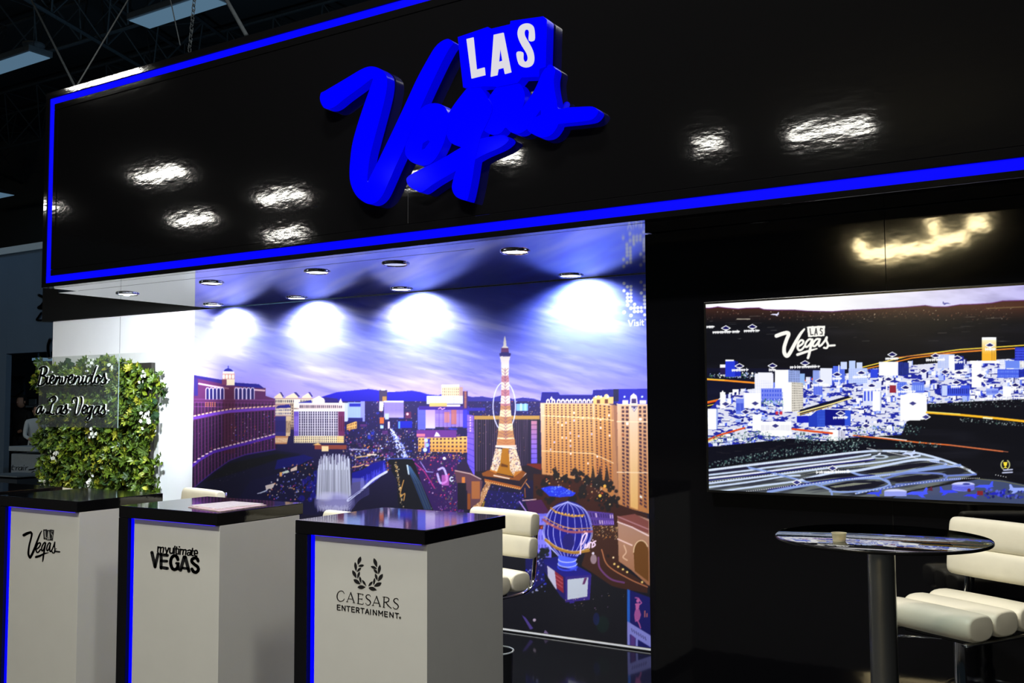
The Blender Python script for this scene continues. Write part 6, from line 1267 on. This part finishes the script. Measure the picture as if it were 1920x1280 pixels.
# shadows of a sign, built as dark shapes on the far wall, half covered by the booth's black band
wl = thing('wall_sign_shadow', tuple(on_y(74, 590, YH-0.02)), 'dark letter shapes for the shadow of a sign on the far wall, half hidden by the black band', 'lettering')
stroke_obj('letter', [([(74, 553), (86, 560), (80, 572), (74, 577), (86, 578)], 5)], lambda v: v, YH-0.002, 0.02, mat('sign_shadow_navy', srgb(44, 58, 74), 0.6), wl); stroke_obj('letter', [([(80, 586), (73, 596), (72, 600), (90, 600)], 4)], lambda v: v, YH-0.002, 0.02, MATS['sign_shadow_navy'], wl); stroke_obj('letter', [([(96, 636), (92, 650), (94, 670)], 6)], lambda v: v, YH-0.002, 0.02, MATS['sign_shadow_navy'], wl)

# two visitors at the far desk, seen small and dim
def figure(label, base, h, face, top_col, leg_col, hair_col, lean=0.0, arms=None):
    t = thing('person', base, label, 'person')
    s = h/1.75; P = lambda x, y, z: Vector((x*s, y*s, z*s))
    pts = {'pel': P(0, 0, .95), 'waist': P(0, .0+lean*.3, 1.12), 'chest': P(0, lean*.7, 1.36), 'neck': P(0, lean, 1.50), 'shl': P(.17, lean*.9, 1.43), 'shr': P(-.17, lean*.9, 1.43), 'ell': P(.22, -.05+lean, 1.16), 'elr': P(-.22, -.05+lean, 1.16), 'hal': P(.14, -.27+lean, 1.08), 'har': P(-.14, -.27+lean, 1.08), 'hpl': P(.09, 0, .92), 'hpr': P(-.09, 0, .92), 'knl': P(.10, -.02, .50), 'knr': P(-.10, -.02, .50), 'anl': P(.10, .02, .09), 'anr': P(-.10, .02, .09), 'tol': P(.11, -.13, .04), 'tor': P(-.11, -.13, .04)}
    ed = [('pel', 'waist'), ('waist', 'chest'), ('chest', 'neck'), ('chest', 'shl'), ('chest', 'shr'), ('shl', 'ell'), ('shr', 'elr'), ('ell', 'hal'), ('elr', 'har'), ('pel', 'hpl'), ('pel', 'hpr'), ('hpl', 'knl'), ('hpr', 'knr'), ('knl', 'anl'), ('knr', 'anr'), ('anl', 'tol'), ('anr', 'tor')]
    rad = {'pel': .14, 'waist': .125, 'chest': .15, 'neck': .055, 'shl': .065, 'shr': .065, 'ell': .045, 'elr': .045, 'hal': .032, 'har': .032, 'hpl': .095, 'hpr': .095, 'knl': .06, 'knr': .06, 'anl': .042, 'anr': .042, 'tol': .035, 'tor': .035}
    names = list(pts); me = bpy.data.meshes.new('body'); me.from_pydata([tuple(pts[n]) for n in names], [(names.index(a), names.index(b)) for a, b in ed], [])
    tmp = bpy.data.objects.new('body', me); COL.objects.link(tmp); md = tmp.modifiers.new('skin', 'SKIN'); tmp.modifiers.new('sub', 'SUBSURF').levels = 1
    for i, n in enumerate(names):
        v = me.skin_vertices[0].data[i]; v.radius = (rad[n]*s, rad[n]*s*0.85); v.use_root = n == 'pel'
    dg = bpy.context.evaluated_depsgraph_get(); m2 = bpy.data.meshes.new_from_object(tmp.evaluated_get(dg)); bpy.data.objects.remove(tmp); m2.name = 'body'
    # head, nose and ears join the body mesh
    bm = bmesh.new(); bm.from_mesh(m2); hc = P(0, lean*1.05-.01, 1.635)
    def ball(c, r): 
        q = bmesh.ops.create_uvsphere(bm, u_segments=16, v_segments=12, radius=1.0)['verts']; bmesh.ops.scale(bm, verts=q, vec=r); bmesh.ops.translate(bm, verts=q, vec=c)
    ball(hc, Vector((.075, .095, .115))*s); ball(hc+P(0, -.095, -.01), Vector((.014, .02, .022))*s); ball(hc+P(.075, 0, 0), Vector((.012, .02, .03))*s); ball(hc+P(-.075, 0, 0), Vector((.012, .02, .03))*s)
    bm.to_mesh(m2); bm.free(); mc = mat('cloth_'+label.split()[1]+str(top_col[0]), srgb(*top_col), 0.8); ml = mat('trousers_dark', srgb(*leg_col), 0.8); ms = mat('skin_tone', srgb(170, 130, 110), 0.6)
    o = link('body', m2, [mc, ml, ms], None, True); o.parent = t
    for p in m2.polygons:
        z = p.center.z/s; p.material_index = 2 if z > 1.50 or (z > 1.0 and p.center.y/s < -.20+lean and abs(p.center.x/s) < .2) else (1 if z < .98 else 0)
    bm = bmesh.new(); q = bmesh.ops.create_uvsphere(bm, u_segments=18, v_segments=12, radius=1.0)['verts']; bmesh.ops.scale(bm, verts=q, vec=Vector((.086, .103, .12))*s); bmesh.ops.translate(bm, verts=q, vec=hc+P(0, .018, .022))
    bmesh.ops.delete(bm, geom=[v for v in bm.verts if (v.co-hc).y < -.045*s and (v.co-hc).z < .07*s], context='VERTS'); hr = from_bm('hair', bm, mat('hair_dark', srgb(*hair_col), 0.6), None, True); hr.parent = t
    t.rotation_euler = (0, 0, face); return t
p1 = on_y(46, 840, YH+0.15)
figure('person in a pale jacket with dark hair bending over the far desk', (float(p1[0]), YH+0.35, 0.0), 1.60, math.radians(70), (190, 200, 206), (40, 44, 50), (14, 14, 16), lean=-0.08)
p2 = on_y(24, 830, YH+0.6)
figure('person in a black suit standing behind the far desk at the left', (float(p2[0]), YH+0.75, 0.0), 1.78, math.radians(20), (14, 15, 18), (12, 13, 16), (10, 10, 12))
